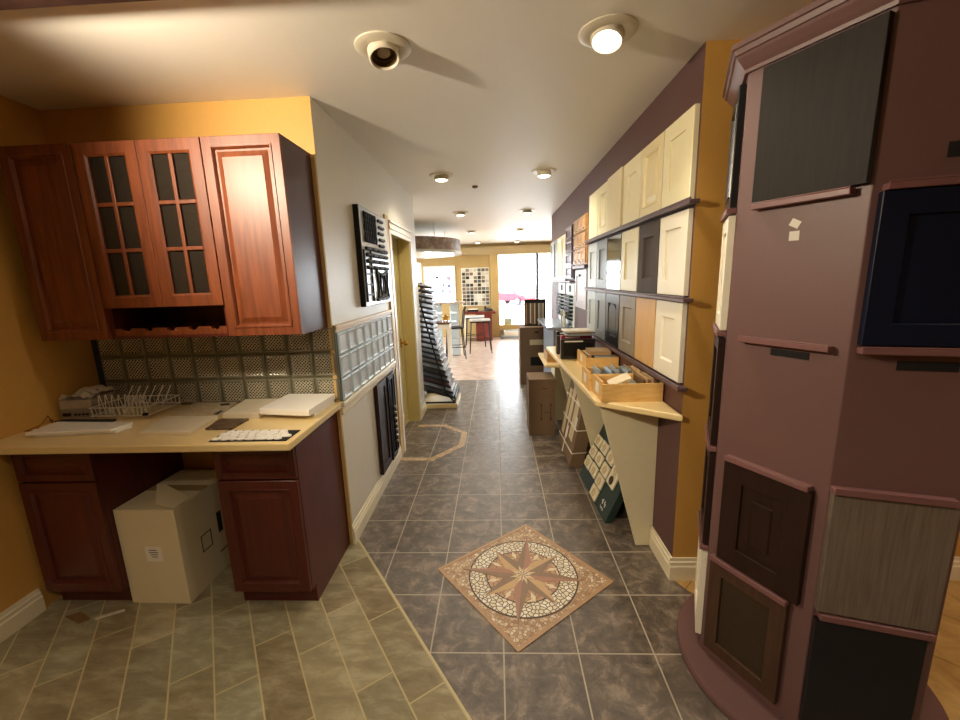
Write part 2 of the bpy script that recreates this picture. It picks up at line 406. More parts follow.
# ------------------------------------------------------------------ cabinet joinery
def panel_door(parent, x0, x1, z0, z1, y, t, fw, mf, mp=None, style='shaker', names=('frame', 'panel')):
    """frame + centre panel as parts of parent; door front is at local y - t"""
    f = y - t; b = .0015
    if style == 'slab':
        MB().rings(x0, x1, z0, z1, [(0, y), (0, f + b), (b, f)]).build(names[0], mf, parent); return
    fr = MB()
    if style == 'raised':
        fr.rings(x0, x1, z0, z1, [(0, y), (0, f + b), (b, f), (fw - .012, f), (fw - .010, f - .004), (fw - .004, f - .004), (fw, f + .002), (fw + .004, f + .009), (fw + .004, y)], closed=True)
    elif style == 'deep':
        fr.rings(x0, x1, z0, z1, [(0, y), (0, f + b), (b, f), (fw, f), (fw + .012, f + .012), (fw + .012, y)], closed=True)
    else:
        fr.rings(x0, x1, z0, z1, [(0, y), (0, f + b), (b, f), (fw - b, f), (fw, f + b), (fw, f + .010), (fw, y)], closed=True)
    fr.build(names[0], mf, parent)
    pn = MB(); e = fw - .002 if style == 'shaker' else fw + .001
    if style == 'raised':
        pn.rings(x0 + e, x1 - e, z0 + e, z1 - e, [(0, y - .001), (0, f + .011), (.012, f + .011), (.034, f + .003), (.036, f + .002)])
    elif style == 'arch':
        pn.rings(x0 + e, x1 - e, z0 + e, z1 - e, [(0, y - .001), (0, f + .012)])
    else:
        pn.rings(x0 + e, x1 - e, z0 + e, z1 - e, [(0, y - .001), (0, f + .009)])
    pn.build(names[1], mp or mf, parent)

def door_empty(name, parent):
    o = bpy.data.objects.new(name, None); C.objects.link(o); o.parent = parent; o.empty_display_size = .05; return o

# upper cabinets ------------------------------------------------------
UB, UT, UF = 1.345, 2.238, 1.93
def carcass(parent, x0, x1, y0, y1, z0, z1, mat, t=.016, shelf=(), mside=None):
    c = MB()
    c.box(x0, x0 + t, y0, y1, z0, z1); c.box(x1 - t, x1, y0, y1, z0, z1, 0, {'+x': 1}); c.box(x0 + t, x1 - t, y0, y1, z0, z0 + t)
    c.box(x0 + t, x1 - t, y0, y1, z1 - t, z1); c.box(x0 + t, x1 - t, y1 - .006, y1, z0 + t, z1 - t)
    for z in shelf: c.box(x0 + t, x1 - t, y0 + .02, y1 - .006, z, z + t)
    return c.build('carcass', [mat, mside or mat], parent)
cab = thing('upper_cabinet', 'cherry wall cabinet with one solid raised panel door, next to the orange left wall', 'cabinet', (-2.07, 2.26, UB))
carcass(cab, -.174, .174, -.309, 0, 0, UT - UB, cherry)
panel_door(cab, -.172, .172, .002, UT - UB - .002, -.310, .02, .052, cherry, style='raised', names=('door_frame', 'door_panel'))
cab = thing('upper_cabinet', 'cherry wall cabinet with two gridded glass doors above a scalloped wine rack', 'cabinet', (-1.595, 2.26, UB))
carcass(cab, -.297, .297, -.309, 0, .15, UT - UB, cherry, shelf=(.42, .63))
rk = MB(); rk.box(-.297, -.281, -.309, 0, 0, .15); rk.box(.281, .297, -.309, 0, 0, .15); rk.box(-.281, .281, -.309, 0, 0, .014)
rk.box(-.281, .281, -.02, -.006, .014, .15)
rk.build('rack_box', cherry_shaded, cab)
def scallop(x0, x1, z0, z1, n, r, y0, y1):
    pts = [(x0, z0), (x1, z0), (x1, z1)]
    pit = (x1 - x0) / n
    for i in range(n - 1, -1, -1):
        c = x0 + (i + .5) * pit
        for k_ in range(9):
            a = PI * k_ / 8
            pts.append((c + r * math.cos(a), z1 - r * .75 * math.sin(a)))
    pts.append((x0, z1))
    mb = MB(); n_ = len(pts)
    vs = [(x, y0, z) for x, z in pts] + [(x, y1, z) for x, z in pts]
    mb.add(vs, [tuple(range(n_)), tuple(range(2 * n_ - 1, n_ - 1, -1))] + [((i + 1) % n_, i, n_ + i, n_ + (i + 1) % n_) for i in range(n_)])
    return mb
scallop(-.281, .281, .014, .05, 5, .022, -.309, -.29).build('bottle_rail', cherry, cab)
scallop(-.281, .281, .014, .05, 5, .022, -.09, -.075).build('bottle_rail', cherry_shaded, cab)
for x0, x1 in ((-.296, -.001), (.001, .296)):
    dd = door_empty('glass_door', cab); fw = .06; z0, z1, y = .152, UT - UB - .002, -.310
    MB().rings(x0, x1, z0, z1, [(0, y), (0, y - .019), (.0015, y - .02), (fw - .01, y - .02), (fw, y - .014), (fw, y)], closed=True).build('frame', cherry, dd)
    m = MB(); xm = (x0 + x1) / 2; H = (z1 - z0 - 2 * fw) / 3
    m.box(xm - .009, xm + .009, y - .016, y - .004, z0 + fw, z1 - fw)
    for k_ in (1, 2): m.box(x0 + fw, x1 - fw, y - .0155, y - .0045, z0 + fw + H * k_ - .009, z0 + fw + H * k_ + .009)
    m.build('muntin', cherry, dd, bevel=.003)
    MB().box(x0 + fw - .004, x1 - fw + .004, y - .0035, y - .0005, z0 + fw - .004, z1 - fw + .004).build('pane', smoke, dd)
cab = thing('upper_cabinet', 'cherry wall cabinet with one solid raised panel door, next to the corridor', 'cabinet', (-1.114, 2.26, UB))
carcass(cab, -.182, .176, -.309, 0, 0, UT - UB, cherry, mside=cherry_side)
panel_door(cab, -.18, .178, .002, UT - UB - .002, -.310, .02, .05, cherry, style='raised', names=('door_frame', 'door_panel'))

# base cabinets -------------------------------------------------------
def base_cab(label, x0, x1):
    cx = (x0 + x1) / 2; h = (x1 - x0) / 2
    c = thing('base_cabinet', label, 'cabinet', (cx, 2.25, 0))
    b = MB(); b.box(-h, h, -.5, 0, .1, .879, 0); b.box(-h, -h + .011, -.46, 0, .0005, .1); b.box(h - .011, h, -.46, 0, .0005, .1); b.build('carcass', cherry_shaded, c)
    MB().box(-h + .012, h - .012, -.458, -.02, .0005, .0995).build('toe_kick', cherry_shaded, c)
    dd = door_empty('drawer', c)
    panel_door(dd, -h + .002, h - .002, .702, .868, -.501, .02, .038, cherry_shaded, style='raised')
    dd = door_empty('door', c)
    panel_door(dd, -h + .002, h - .002, .104, .692, -.501, .02, .052, cherry_shaded, style='raised')
base_cab('cherry base cabinet with drawer and door, in the corner by the orange wall', -2.3, -1.91)
base_cab('cherry base cabinet with drawer and door, right of the white cardboard box', -1.324, -.94)
ct = MB(); ct.prism([(-2.339, 1.632), (-.902, 1.632), (-.902, 2.2435), (-2.339, 2.2435)], .88, .915)
tag(ct.build('kitchen_counter', cream_lam, bevel=.006), 'long cream laminate counter top spanning the two cherry base cabinets', 'counter top')

# cardboard box under counter
bx = thing('cardboard_box', 'large pale cardboard box standing on the floor under the counter', 'box', (-1.742, 1.99, 0), math.radians(-1.5))
MB().box(-.16, .155, -.22, .22, 0, .525).build('body', card_l, bx, bevel=.004)
fb = MB(); fb.M = Matrix.Translation((.0, -.222, .5265)) @ Matrix.Rotation(math.radians(14), 4, 'Y')
fb.add([(.155, 0, 0), (.155, .1, 0), (-.02, .085, 0), (-.06, .03, 0), (.155, 0, .003), (.155, .1, .003), (-.02, .085, .003), (-.06, .03, .003)],
       [(3, 2, 1, 0), (4, 5, 6, 7), (0, 1, 5, 4), (1, 2, 6, 5), (2, 3, 7, 6), (3, 0, 4, 7)])
fb.M = Matrix.Translation((.155, -.215, .527)) @ Matrix.Rotation(math.radians(14), 4, 'Y')
fb = MB(); fb.M = Matrix.Translation((.152, -.212, .527)) @ Matrix.Rotation(math.radians(17), 4, 'Y')
fb.prism([(0, 0), (0, .11), (-.17, .15), (-.2, .13), (-.09, .0)], 0, .003)
fb.build('flap', card_l, bx)
MB().box(-.155, .155, -.03, .03, .5255, .5265).build('tape', paint('packing_tape', '#a58f68', .25), bx)
MB().box(-.03, .055, -.2212, -.2205, .245, .325).build('shipping_label', paper, bx)
g = MB()
for z, a, b in ((.305, -.012, .03), (.292, -.012, .035), (.28, -.005, .032), (.268, 0, .03)): g.box(a, b, -.2216, -.2212, z, z + .004)
g.build('label_print', ink, bx)
for y, z, w_, h_ in ((-.05, .245, .075, .095), (.06, .29, .035, .12)):
    m = MB(); m.M = Matrix.Translation((.1551, y, z)) @ Matrix.Rotation(PI / 2, 4, 'Z')
    m.rings(-w_ / 2, w_ / 2, -h_ / 2, h_ / 2, [(0, 0), (0, -.0004), (.006, -.0004), (.006, 0)], closed=True) if w_ > .05 else m.box(-w_ / 2, w_ / 2, -.0004, 0, -h_ / 2, h_ / 2)
    m.build('side_print', ink, bx)
MB().box(.1551, .1555, .03, .11, .115, .123).build('side_print', ink, bx)

# ------------------------------------------------------------------ things on the kitchen counter
def slab(name, label, cat, pts, z0, z1, mat, bev=.002, group=None):
    return tag(MB().prism(pts, z0, z1).build(name, mat, bevel=bev), label, cat, group)
cz = .9152
beige_tile = mosaic('beige_mosaic_sheet', ['#e0d2b4', '#d2c09c', '#efe4cc'], '#cbbb9a', 60, .03)
pat_tile = paint('cream_stone_tile', '#e3d6bb', .4, .1, 14)
slab('white_tile', 'long white glossy tile lying flat, lower one of the pair at the counter left end', 'tile', [(-2.185, 1.752), (-1.82, 1.79), (-1.81, 1.868), (-2.21, 1.9)], cz, cz + .012, white_mel)
slab('white_tile', 'long white glossy tile lying on top of another tile at the counter left end', 'tile', [(-2.21, 1.738), (-1.83, 1.776), (-1.81, 1.875), (-2.23, 1.903)], cz + .0122, cz + .026, white_mel)
slab('stone_tile', 'cream patterned stone tile lying flat at the middle of the counter front', 'tile', [(-1.665, 1.747), (-1.423, 1.742), (-1.443, 1.97), (-1.725, 1.98)], cz, cz + .02, pat_tile)
o = slab('mosaic_sheet', 'beige mosaic sheet with a dark spot, behind the cream stone tile', 'mosaic sheet', [(-1.72, 2.0), (-1.455, 1.995), (-1.5, 2.225), (-1.76, 2.23)], cz, cz + .016, beige_tile)
MB().prism([(-1.56, 2.16), (-1.51, 2.17), (-1.53, 2.2), (-1.575, 2.19)], cz + .016, cz + .018).build('dark_chip', ink, o)
MB().prism([(-1.49, 2.0), (-1.463, 2.0), (-1.474, 2.06), (-1.49, 2.06)], cz + .016, cz + .018).build('dark_chip', ink, o)
slab('stone_slab', 'cream stone slab standing alone between mosaic sheet and the stacked slabs', 'stone slab', [(-1.42, 1.975), (-1.222, 1.966), (-1.24, 2.235), (-1.455, 2.235)], cz, cz + .03, pat_tile)
slab('stone_slab', 'thick white slab at the bottom of the stack at the counter right end', 'stone slab', [(-1.19, 2.04), (-.945, 1.985), (-.93, 2.215), (-1.19, 2.235)], cz, cz + .024, white_mel)
slab('stone_slab', 'thick white slab on top of the stack at the counter right end', 'stone slab', [(-1.217, 1.965), (-.94, 1.92), (-.925, 2.215), (-1.2, 2.237)], cz + .0242, cz + .056, white_mel)
dkm = mosaic('brown_mosaic_sheet', ['#5a4632', '#7a6248', '#3c2f24'], '#2a211a', 55, .05)
slab('mosaic_sheet', 'small dark brown mosaic sheet in front of the stone slabs', 'mosaic sheet', [(-1.4, 1.812), (-1.268, 1.806), (-1.268, 1.95), (-1.42, 1.955)], cz, cz + .01, dkm)
o = slab('mosaic_sheet', 'white pebble mosaic on black mesh backing at the counter front edge', 'mosaic sheet', [(-1.277, 1.662), (-.93, 1.66), (-.925, 1.785), (-1.272, 1.795)], cz, cz + .004, void, 0)
for j in range(4):
    x = -1.268 + .012 * (j % 2); y = 1.679 + j * .0285
    while x < -.955 - .012 * j:
        l = random.uniform(.028, .05); k_ = random.uniform(.004, .008)
        pts = [(x, y - .011), (x + l * .5, y - .0135 + random.uniform(-.002, .002)), (x + l - k_, y - .011), (x + l, y + random.uniform(-.004, .004)), (x + l - k_ * 1.3, y + .012), (x + l * .4, y + .0138), (x + .001, y + .01), (x - .002, y)]
        MB().prism(pts, cz + .004, cz + .011).build('pebble', white_mel, o, bevel=.0015)
        x += l + .0025
# dish rack
dr_ = thing('wire_dish_rack', 'chrome wire dish rack with upright prongs at the back of the counter', 'dish rack', (-1.985, 2.105, cz))
fr = MB()
for z in (.022, .066): fr.tube([(-.155, -.115, z), (.155, -.115, z), (.155, .115, z), (-.155, .115, z)], 0.0034, 6, closed=True)
for sx in (-1, 1):
    for sy in (-1, 1): fr.cyl((sx * .15, sy * .11, 0), (sx * .15, sy * .11, .055), .003, 6)
fr.build('frame', chrome, dr_, smooth=True)
bm_ = MB()
for i in range(13): bm_.tube([(-.15 + i * .025, -.115, .066), (-.15 + i * .025, -.112, .022), (-.15 + i * .025, .112, .022), (-.15 + i * .025, .115, .066)], .0024, 5)
bm_.build('basket_wire', chrome, dr_, smooth=True)
for i in range(10):
    x = -.135 + (i * .036 if i < 5 else .144 + (i - 4) * .021)
    MB().tube([(x, -.085, .022), (x + .004, -.08, .122), (x + .004, -.074, .125), (x + .006, -.06, .022)], .0026, 5).build('prong', chrome, dr_, smooth=True)
for i in range(6):
    x = -.13 + i * .045
    MB().tube([(x, .05, .022), (x + .03, .1, .13)], .0026, 5).build('prong', chrome, dr_, smooth=True)
MB().lathe([(.012, -.004), (.014, 0), (.012, .006)], 14, (.15, -.125, .03)).build('rubber_cap', void, dr_)
bxm = thing('receiver_box', 'silver electronic receiver with buttons wrapped in clear film, in the counter corner', 'receiver', (-2.249, 2.1, cz), math.radians(6))
foil = paint('silver_plastic', '#a79a86', .18, .25, 22, .5)
MB().box(-.08, .08, -.09, .09, .0, .105).build('body', foil, bxm, bevel=.006)
MB().box(-.075, .075, -.095, -.09, .012, .06).build('face_plate', paint('grey_face_plate', '#857a6b', .3), bxm, bevel=.002)
for i in range(4): MB().cyl((.0 + i * .02, -.095, .028), (.0 + i * .02, -.1, .028), .006, 10).build('knob', void, bxm)
MB().box(-.065, -.025, -.0965, -.095, .02, .038).build('display', paint('dark_red_display', '#3a0d0a', .2), bxm)
wr = MB()
gx = [[(-.08 + .016 * i, -.085 + .028 * j, .108 + random.uniform(0, .03) + (.012 if 2 < i < 8 else 0)) for i in range(11)] for j in range(7)]
wr.add([p for r in gx for p in r] + [(x, y, .1065) for r in gx for x, y, z in r], [(j * 11 + i, j * 11 + i + 1, j * 11 + 12 + i, j * 11 + 11 + i) for j in range(6) for i in range(10)] + [(77 + j * 11 + 11 + i, 77 + j * 11 + 12 + i, 77 + j * 11 + i + 1, 77 + j * 11 + i) for j in range(6) for i in range(10)])
wr.build('crumpled_film', paint('clear_film', '#cfc2ae', .1, .2, 30), bxm)
slab('black_board', 'thin black board lying flat in front of the silver receiver', 'board', [(-2.31, 1.955), (-2.0, 1.91), (-1.99, 1.975), (-2.29, 1.982)], cz, cz + .011, void)
ez = MB(); ez.tube([(-2.325, 1.9, cz + .003), (-2.325, 1.83, cz + .003), (-2.26, 1.84, cz + .003), (-2.26, 1.91, cz + .003), (-2.3, 1.925, cz + .05), (-2.325, 1.9, cz + .003)], .003)
ez.tube([(-2.26, 1.84, cz + .003), (-2.255, 1.83, cz + .028), (-2.25, 1.845, cz + .03)], .003)
ez.lathe([(.002, -.009), (.008, -.004), (.008, .004), (.002, .009)], 10, (-2.258, 1.9, cz + .03))
tag(ez.build('brass_stand', brass, smooth=True), 'small brass wire display stand against the orange wall on the counter', 'stand')
for nm, lb, pts in (('paper_packet', 'flat brown paper packet lying on the plank tile floor', [(-2.17, 1.68), (-2.06, 1.64), (-2.03, 1.67), (-2.12, 1.71)]),
                    ('foil_wrapper', 'thin shiny clear wrapper on the floor beside the cardboard box', [(-2.0, 1.665), (-1.9, 1.72), (-1.91, 1.73), (-2.01, 1.675)])):
    slab(nm, lb, 'litter', pts, .0005, .006, paint(nm + '_m', '#7a5c34' if 'packet' in nm else '#cfc6b4', .5 if 'packet' in nm else .1, .2, 40, .4), 0)
# ceiling-hung dark valance at top left
vb = MB(); vb.box(-2.3, -.62, 1.22, 1.405, 2.468, CH - .0005); vb.box(-2.32, -.6, 1.2, 1.42, 2.45, 2.468)
tag(vb.build('ceiling_valance', dark_wood, bevel=.004), 'dark wood valance fixed to the ceiling at the upper left', 'valance')

# ------------------------------------------------------------------ corridor left wall displays
hb = thing('hardware_display', 'large black framed panel of dark iron and silver hardware samples on the grey corridor wall', 'display panel', (-.916, 3.11, 1.75), PI / 2)
MB().box(-.34, .34, -.035, 0, -.33, .33).build('backing', void, hb, bevel=.003)
silver = paint('mirror_silver', '#dde5ea', .15, .04)
MB().box(-.33, .335, -.038, -.035, -.325, .325).build('mirror_face', silver, hb)
def spindle(x, z, l, horiz=True, r=.012):
    m = MB(); n_ = 9
    prof = [(r * (.35 + .65 * abs(math.sin(i * PI / 3 + .4))), -l / 2 + l * i / (n_ - 1)) for i in range(n_)]
    m.M = Matrix.Translation((x, -.047, z)) @ (Matrix.Rotation(PI / 2, 4, 'Y') if horiz else Matrix())
    m.lathe(prof, 10); m.build('iron_sample', black_metal, hb, smooth=True)
for i in range(7): spindle(-.26 + i * .042, .2, .2, False, .009)
for j in range(6): spindle(.13 + .02 * (j % 2), .28 - j * .045, .13, True, .013)
for j in range(4):
    for i in range(4): spindle(-.21 + i * .14, .06 - j * .042, .12, True, .015)
b = MB(); b.M = Matrix.Translation((0, -.04, 0))
for x in (-.32, -.17): b.box(x, x + .02, -.01, 0, -.3, .05)
for z in (-.12, -.19, -.26): b.box(-.32, -.16, -.008, 0, z, z + .015)
b.build('iron_bracket', black_metal, hb)
b = MB(); b.M = Matrix.Translation((.1, -.045, -.19))
for s in (-1, 1): b.tube([(s * .04, 0, -.09), (s * .075, 0, 0), (s * .04, 0, .09)], .008)
for z in (-.09, .09): b.tube([(-.15, 0, z * 1.15), (0, 0, z * .8), (.15, 0, z * 1.15)], .009)
for i in (-1, 1): b.tube([(i * .15, 0, -.1), (i * .12, 0, 0), (i * .15, 0, .1)], .009)
b.cyl((0, 0, -.085), (0, 0, .085), .006, 8)
b.build('iron_scroll', black_metal, hb, smooth=True)
spindle(.06, -.295, .3, True, .014)

lw = thing('dark_door_sample', 'tall espresso framed cabinet doors leaning low on the grey corridor wall', 'door sample', (-.9155, 3.14, .14), PI / 2)
panel_door(lw, -.255, .0, .0, .70, -.001, .03, .05, dark_wood, style='shaker')
panel_door(lw, .003, .16, .0, .70, -.001, .04, .035, black_metal, style='raised')
panel_door(lw, .163, .255, .0, .70, -.001, .03, .02, dark_wood, style='shaker')
MB().box(.258, .335, -.012, -.001, .12, .72).build('mosaic_strip', mosaic('silver_blue_mosaic', ['#8aa2bd', '#c6d2dc', '#5d738f'], '#3c4a58', 45, .04), lw)
for i in range(7): MB().lathe([(.002, -.012), (.012, -.006), (.012, .006), (.002, .012)], 10, (.13, -.05, .12 + i * .05)).build('knob', steel, lw, smooth=True)

# ------------------------------------------------------------------ recessed ceiling lights
bulb_on = emit('lamp_glow', (1.0, .86, .6, 1), 14)
lamp_brushed = paint('lamp_white_enamel', '#d9d0bb', .35, .05)
lamp_in = paint('lamp_brown_baffle', '#6e5432', .3, .1, Metallic=.7)
def lamp(label, x, y, on=True, tilt=(0, 0), drop=.03):
    l = thing('recessed_light', label, 'ceiling light', (x, y, CH - .0005), 0, 'recessed ceiling lights')
    MB().lathe([(.052, 0), (.112, 0), (.112, -.004), (.1, -.009), (.07, -.011), (.056, -.006)], 36, cap0=False, cap1=False).build('trim_ring', lamp_brushed, l, smooth=True)
    e = MB(); e.M = Matrix.Translation((0, 0, -.012)) @ Matrix.Rotation(tilt[0], 4, 'X') @ Matrix.Rotation(tilt[1], 4, 'Y')
    e.lathe([(.05, .012), (.064, -.002), (.062, -drop), (.056, -drop - .004), (.052, -drop + .002), (.047, -.006)], 32, cap0=False, cap1=False); e.build('eyeball', lamp_brushed, l, smooth=True)
    f = MB(); f.M = e.M
    if on: f.lathe([(.0515, -drop), (.04, -drop - .007), (.012, -drop - .01)], 28); f.build('bulb', bulb_on, l, smooth=True)
    else:
        f.lathe([(.05, -drop + .004), (.046, .004), (.02, .008)], 28, cap0=False); f.build('baffle', lamp_in, l, smooth=True)
        g = MB(); g.M = e.M; g.lathe([(.012, .006), (.026, -.004), (.026, -.012), (.014, -.02)], 16); g.build('bulb', paint('unlit_bulb', '#b7a98c', .2), l, smooth=True)
    return l
lamp('unlit round recessed ceiling light with brown baffle, nearest on the left', -.433, 1.86, False, (math.radians(-16), math.radians(-8)), .034)
lamp('bright round recessed ceiling light nearest on the right', .457, 1.84, True, (math.radians(-14), math.radians(10)), .026)
for n_, (x, y) in {'left one of the second pair': (-.47, 3.95), 'right one of the second pair': (.45, 3.96), 'left one of the third pair': (-.48, 6.06), 'right one of the third pair': (.456, 6.1),
                 'left one of the fourth pair': (-.46, 8.4), 'right one of the fourth pair': (.487, 8.37), 'left one of the farthest pair': (-.43, 10.7), 'right one of the farthest pair': (.55, 10.8)}.items():
    lamp('lit round recessed ceiling light, ' + n_ + ' from the camera', x, y)
tag(MB().lathe([(.03, 0), (.03, -.012), (.02, -.02), (.004, -.022)], 20, (-.192, 4.45, CH - .0005)).build('smoke_detector', lamp_in, smooth=True), 'small round sprinkler plate on the corridor ceiling between the lights', 'sprinkler')

# ------------------------------------------------------------------ right wall: ledges and door samples
XR = .885
def wall_thing(name, label, cat, y, z, off=0, group=None):  # local: +X runs toward the camera, front is -Y local = -X world
    return thing(name, label, cat, (XR - .0005 - off, y, z), -PI / 2, group)
for z0, lb in ((1.873, 'top'), (1.447, 'middle'), (1.032, 'bottom')):
    l = MB(); l.box(.838, XR - .0005, 1.905, 4.03, z0, z0 + .018); l.box(.838, .846, 1.905, 4.03, z0 + .018, z0 + .027)
    tag(l.build('display_ledge', ledge_d, bevel=.003), 'long dark plum ledge holding the ' + lb + ' row of door samples', 'ledge', 'door sample ledges')
cols = [1.957, 2.288, 2.612, 2.96, 3.325, 3.66, 3.995]
ordn = ['nearest', 'second from near end', 'third from near end', 'fourth from near end', 'fifth from near end', 'farthest']
ivory = paint('ivory_door_paint', '#efe6bd', .35, .03)
ivory2 = paint('glazed_ivory_paint', '#e9dcae', .3, .05)
white_d = paint('white_door_paint', '#f0ead6', .35, .03)
taupe = wood('dark_taupe_wood', '#3d332c', '#54483e', .6, Specular_IOR_Level=.3)
greyw = wood('grey_taupe_wood', '#7d7262', '#9b8f7d', .4)
greyd = paint('grey_door_paint', '#747a80', .35, .06)
greyl = paint('pale_grey_door_paint', '#adb4b4', .35, .05)
blackd = paint('black_door_paint', '#1b1c1f', .3, .1)
maple = wood('maple_veneer', '#cf9f5f', '#e4bb80', .4)
specs = [
 (1.9, .383, [(ivory, 'shaker', .075, 'ivory'), (ivory2, 'raised', .06, 'glazed ivory'), (ivory, 'deep', .085, 'cream'), (ivory2, 'slab', 0, 'plain ivory slab'), (ivory, 'raised', .07, 'cream'), (ivory, 'slab', 0, 'pale cream slab')]),
 (1.474, .385, [(white_d, 'shaker', .07, 'white'), (taupe, 'deep', .075, 'dark taupe wood'), (ivory, 'shaker', .075, 'cream'), (mirror_dark, 'slab', 0, 'mirror gloss slab'), (greyd, 'deep', .07, 'grey'), (greyl, 'shaker', .075, 'pale grey')]),
 (1.059, .383, [(white_d, 'deep', .08, 'white'), (maple, 'slab', 0, 'maple slab'), (greyw, 'deep', .075, 'grey taupe wood'), (blackd, 'arch', .07, 'black'), (greyd, 'shaker', .07, 'mid grey'), (greyl, 'shaker', .08, 'light grey')])]
sty = {'shaker': ' flat panel', 'raised': ' raised panel', 'deep': ' recessed panel', 'slab': '', 'arch': ' arched panel'}
for (z0, h, row), rn in zip(specs, ('top', 'middle', 'bottom')):
    for i, (m, st, fw, cn) in enumerate(row):
        a, b = cols[i], cols[i + 1]; wd = (b - a) * .96
        off = .0
        t = thing('door_sample', f'{cn}{sty[st]} cabinet door, {ordn[i]} in {rn} row', 'door sample', (XR - .001 - off, (a + b) / 2, z0), -PI / 2, 'cabinet door samples on the plum wall')
        hh = h if not (rn == 'top' and i == 3) else h
        th = .022 if st != 'slab' or cn != 'plain ivory slab' else .034
        panel_door(t, -wd / 2, wd / 2, 0.0005, hh, 0, th, fw, m, style=st)
        if st == 'arch':
            a_ = MB(); n_ = 14; x0, x1 = -wd / 2 + fw, wd / 2 - fw
            pts = [(x0 + .012, fw + .012), (x1 - .012, fw + .012), (x1 - .012, hh - fw - .05)] + [((x1 - .012) * math.cos(PI * q / n_), hh - fw - .05 + .045 * math.sin(PI * q / n_)) for q in range(1, n_)] + [(x0 + .012, hh - fw - .05)]
            n2 = len(pts); a_.add([(x, -.01, z) for x, z in pts] + [(x, -.02, z) for x, z in pts], [tuple(range(n2, 2 * n2)), tuple(range(n2 - 1, -1, -1))] + [(q, (q + 1) % n2, n2 + (q + 1) % n2, n2 + q) for q in range(n2)])
            a_.build('arched_field', m, t)

# farther right-wall displays
gt = wall_thing('drawer_front_display', 'honey maple display board with a grid of raised drawer fronts', 'display board', 4.37, 1.69)
honey = wood('honey_maple', '#ad7c40', '#cfa266', .35, (20, 2, 20))
MB().box(-.31, .31, -.02, 0, 0, .47).build('board', honey, gt, bevel=.002)
for j in range(3):
    for i in range(3):
        MB().rings(-.3 + i * .2, -.11 + i * .2, .012 + j * .153, .152 + j * .153, [(0, -.02), (0, -.036), (.02, -.036), (.03, -.03), (.045, -.036)]).build('drawer_front', honey, gt)
        MB().box(-.24 + i * .2, -.17 + i * .2, -.048, -.036, .03 + j * .153, .042 + j * .153).build('pull', steel, gt, bevel=.002)
tag(MB().box(.84, XR - .0005, 4.06, 4.68, 1.655, 1.685).build('display_ledge', ledge_d, bevel=.003), 'short grey plum ledge under the honey maple drawer fronts', 'ledge')
pg = wall_thing('tall_door_sample', 'pale lilac framed cabinet door below the honey maple drawer fronts', 'door sample', 4.34, 1.255)
panel_door(pg, -.28, .28, 0, .385, 0, .024, .06, paint('pale_lilac_paint', '#c6c2cc', .3, .05), style='shaker')
MB().cyl((.0, -.024, .33), (0, -.04, .33), .012, 10).build('knob', black_metal, pg)
tb = wall_thing('plum_frame_display', 'tall narrow dark plum board with four stacked square frames', 'display board', 4.98, 1.55)
MB().box(-.25, .25, -.024, 0, 0, .6).build('board', paint('deep_plum_lacquer', '#3d2833', .3), tb, bevel=.002)
for j in range(4): MB().rings(-.2, .2, .012 + j * .147, .147 + j * .147, [(0, -.024), (0, -.04), (.025, -.04), (.035, -.03)]).build('square_frame', paint('mauve_frame_paint_%d' % j, '#6f5966', .3), tb)
tag(MB().box(.82, XR - .0005, 4.72, 6.72, 1.51, 1.53).build('display_ledge', ledge_d, bevel=.003), 'grey ledge under the far cream doors and plum frames', 'ledge')
for i, (a, b, m, st, cn) in enumerate(((5.28, 5.62, ivory, 'shaker', 'cream flat panel'), (5.63, 5.97, ivory2, 'deep', 'deeper cream recessed panel'), (5.99, 6.32, greyd, 'shaker', 'blue grey'), (6.34, 6.68, greyl, 'shaker', 'light grey end'))):
    t = wall_thing('tall_door_sample', f'narrow {cn} cabinet door in the far group beside the plum frames', 'door sample', (a + b) / 2, 1.532, 0, 'far tall door samples')
    panel_door(t, -(b - a) / 2, (b - a) / 2, 0, .56, 0, .024, .04, m, style=st)
pale = paint('white_board', '#dfe3e4', .3, .04)
for y, lb in ((4.98, 'nearer'), (5.6, 'farther')):
    t = wall_thing('handle_display', f'white board of black cabinet pulls on the plum wall, {lb} of two', 'display board', y, 1.0005, 0, 'cabinet pull boards')
    MB().box(-.27, .27, -.015, 0, 0, .495).build('board', pale, t, bevel=.002)
    MB().rings(-.05, .05, .4, .475, [(0, -.015), (0, -.02)]).build('emblem', ink, t)
    for j in range(7):
        MB().tube([(-.2, -.015, .09 + j * .043), (-.19, -.05, .093 + j * .043), (.19, -.05, .093 + j * .043), (.2, -.015, .09 + j * .043)], .013, 6).build('pull', black_metal, t, smooth=True)

# ------------------------------------------------------------------ right counter, brackets and goods on it
ct = MB(); ct.prism([(XR - .0005, 1.93), (.53, 2.205), (.476, 4.05), (XR - .0005, 4.07)], .872, .907)
tag(ct.build('display_counter', cream_lam, bevel=.008, seg=3), 'cream laminate display counter with an angled near end along the plum wall', 'counter top')
def bracket(label, y, x0):
    m = MB(); pts = [(x0, .8715), (XR - .0005, .8715), (XR - .0005, .13), (XR - .0175, .13), (XR - .0175, 0.0005), (.792, 0.0005)]
    vs = [(x, y, z) for x, z in pts] + [(x, y + .02, z) for x, z in pts]; n_ = len(pts)
    m.add(vs, [tuple(range(n_ - 1, -1, -1)), tuple(range(n_, 2 * n_))] + [(i, (i + 1) % n_, n_ + (i + 1) % n_, n_ + i) for i in range(n_)])
    tag(m.build('counter_bracket', sage, bevel=.002), label, 'bracket', 'counter support panels')
bracket('tapered khaki support panel under the near end of the display counter', 2.225, .56)
bracket('tapered khaki support panel behind the green sample board', 3.16, .56)
bracket('tapered khaki support panel at the far end of the display counter', 4.0, .56)

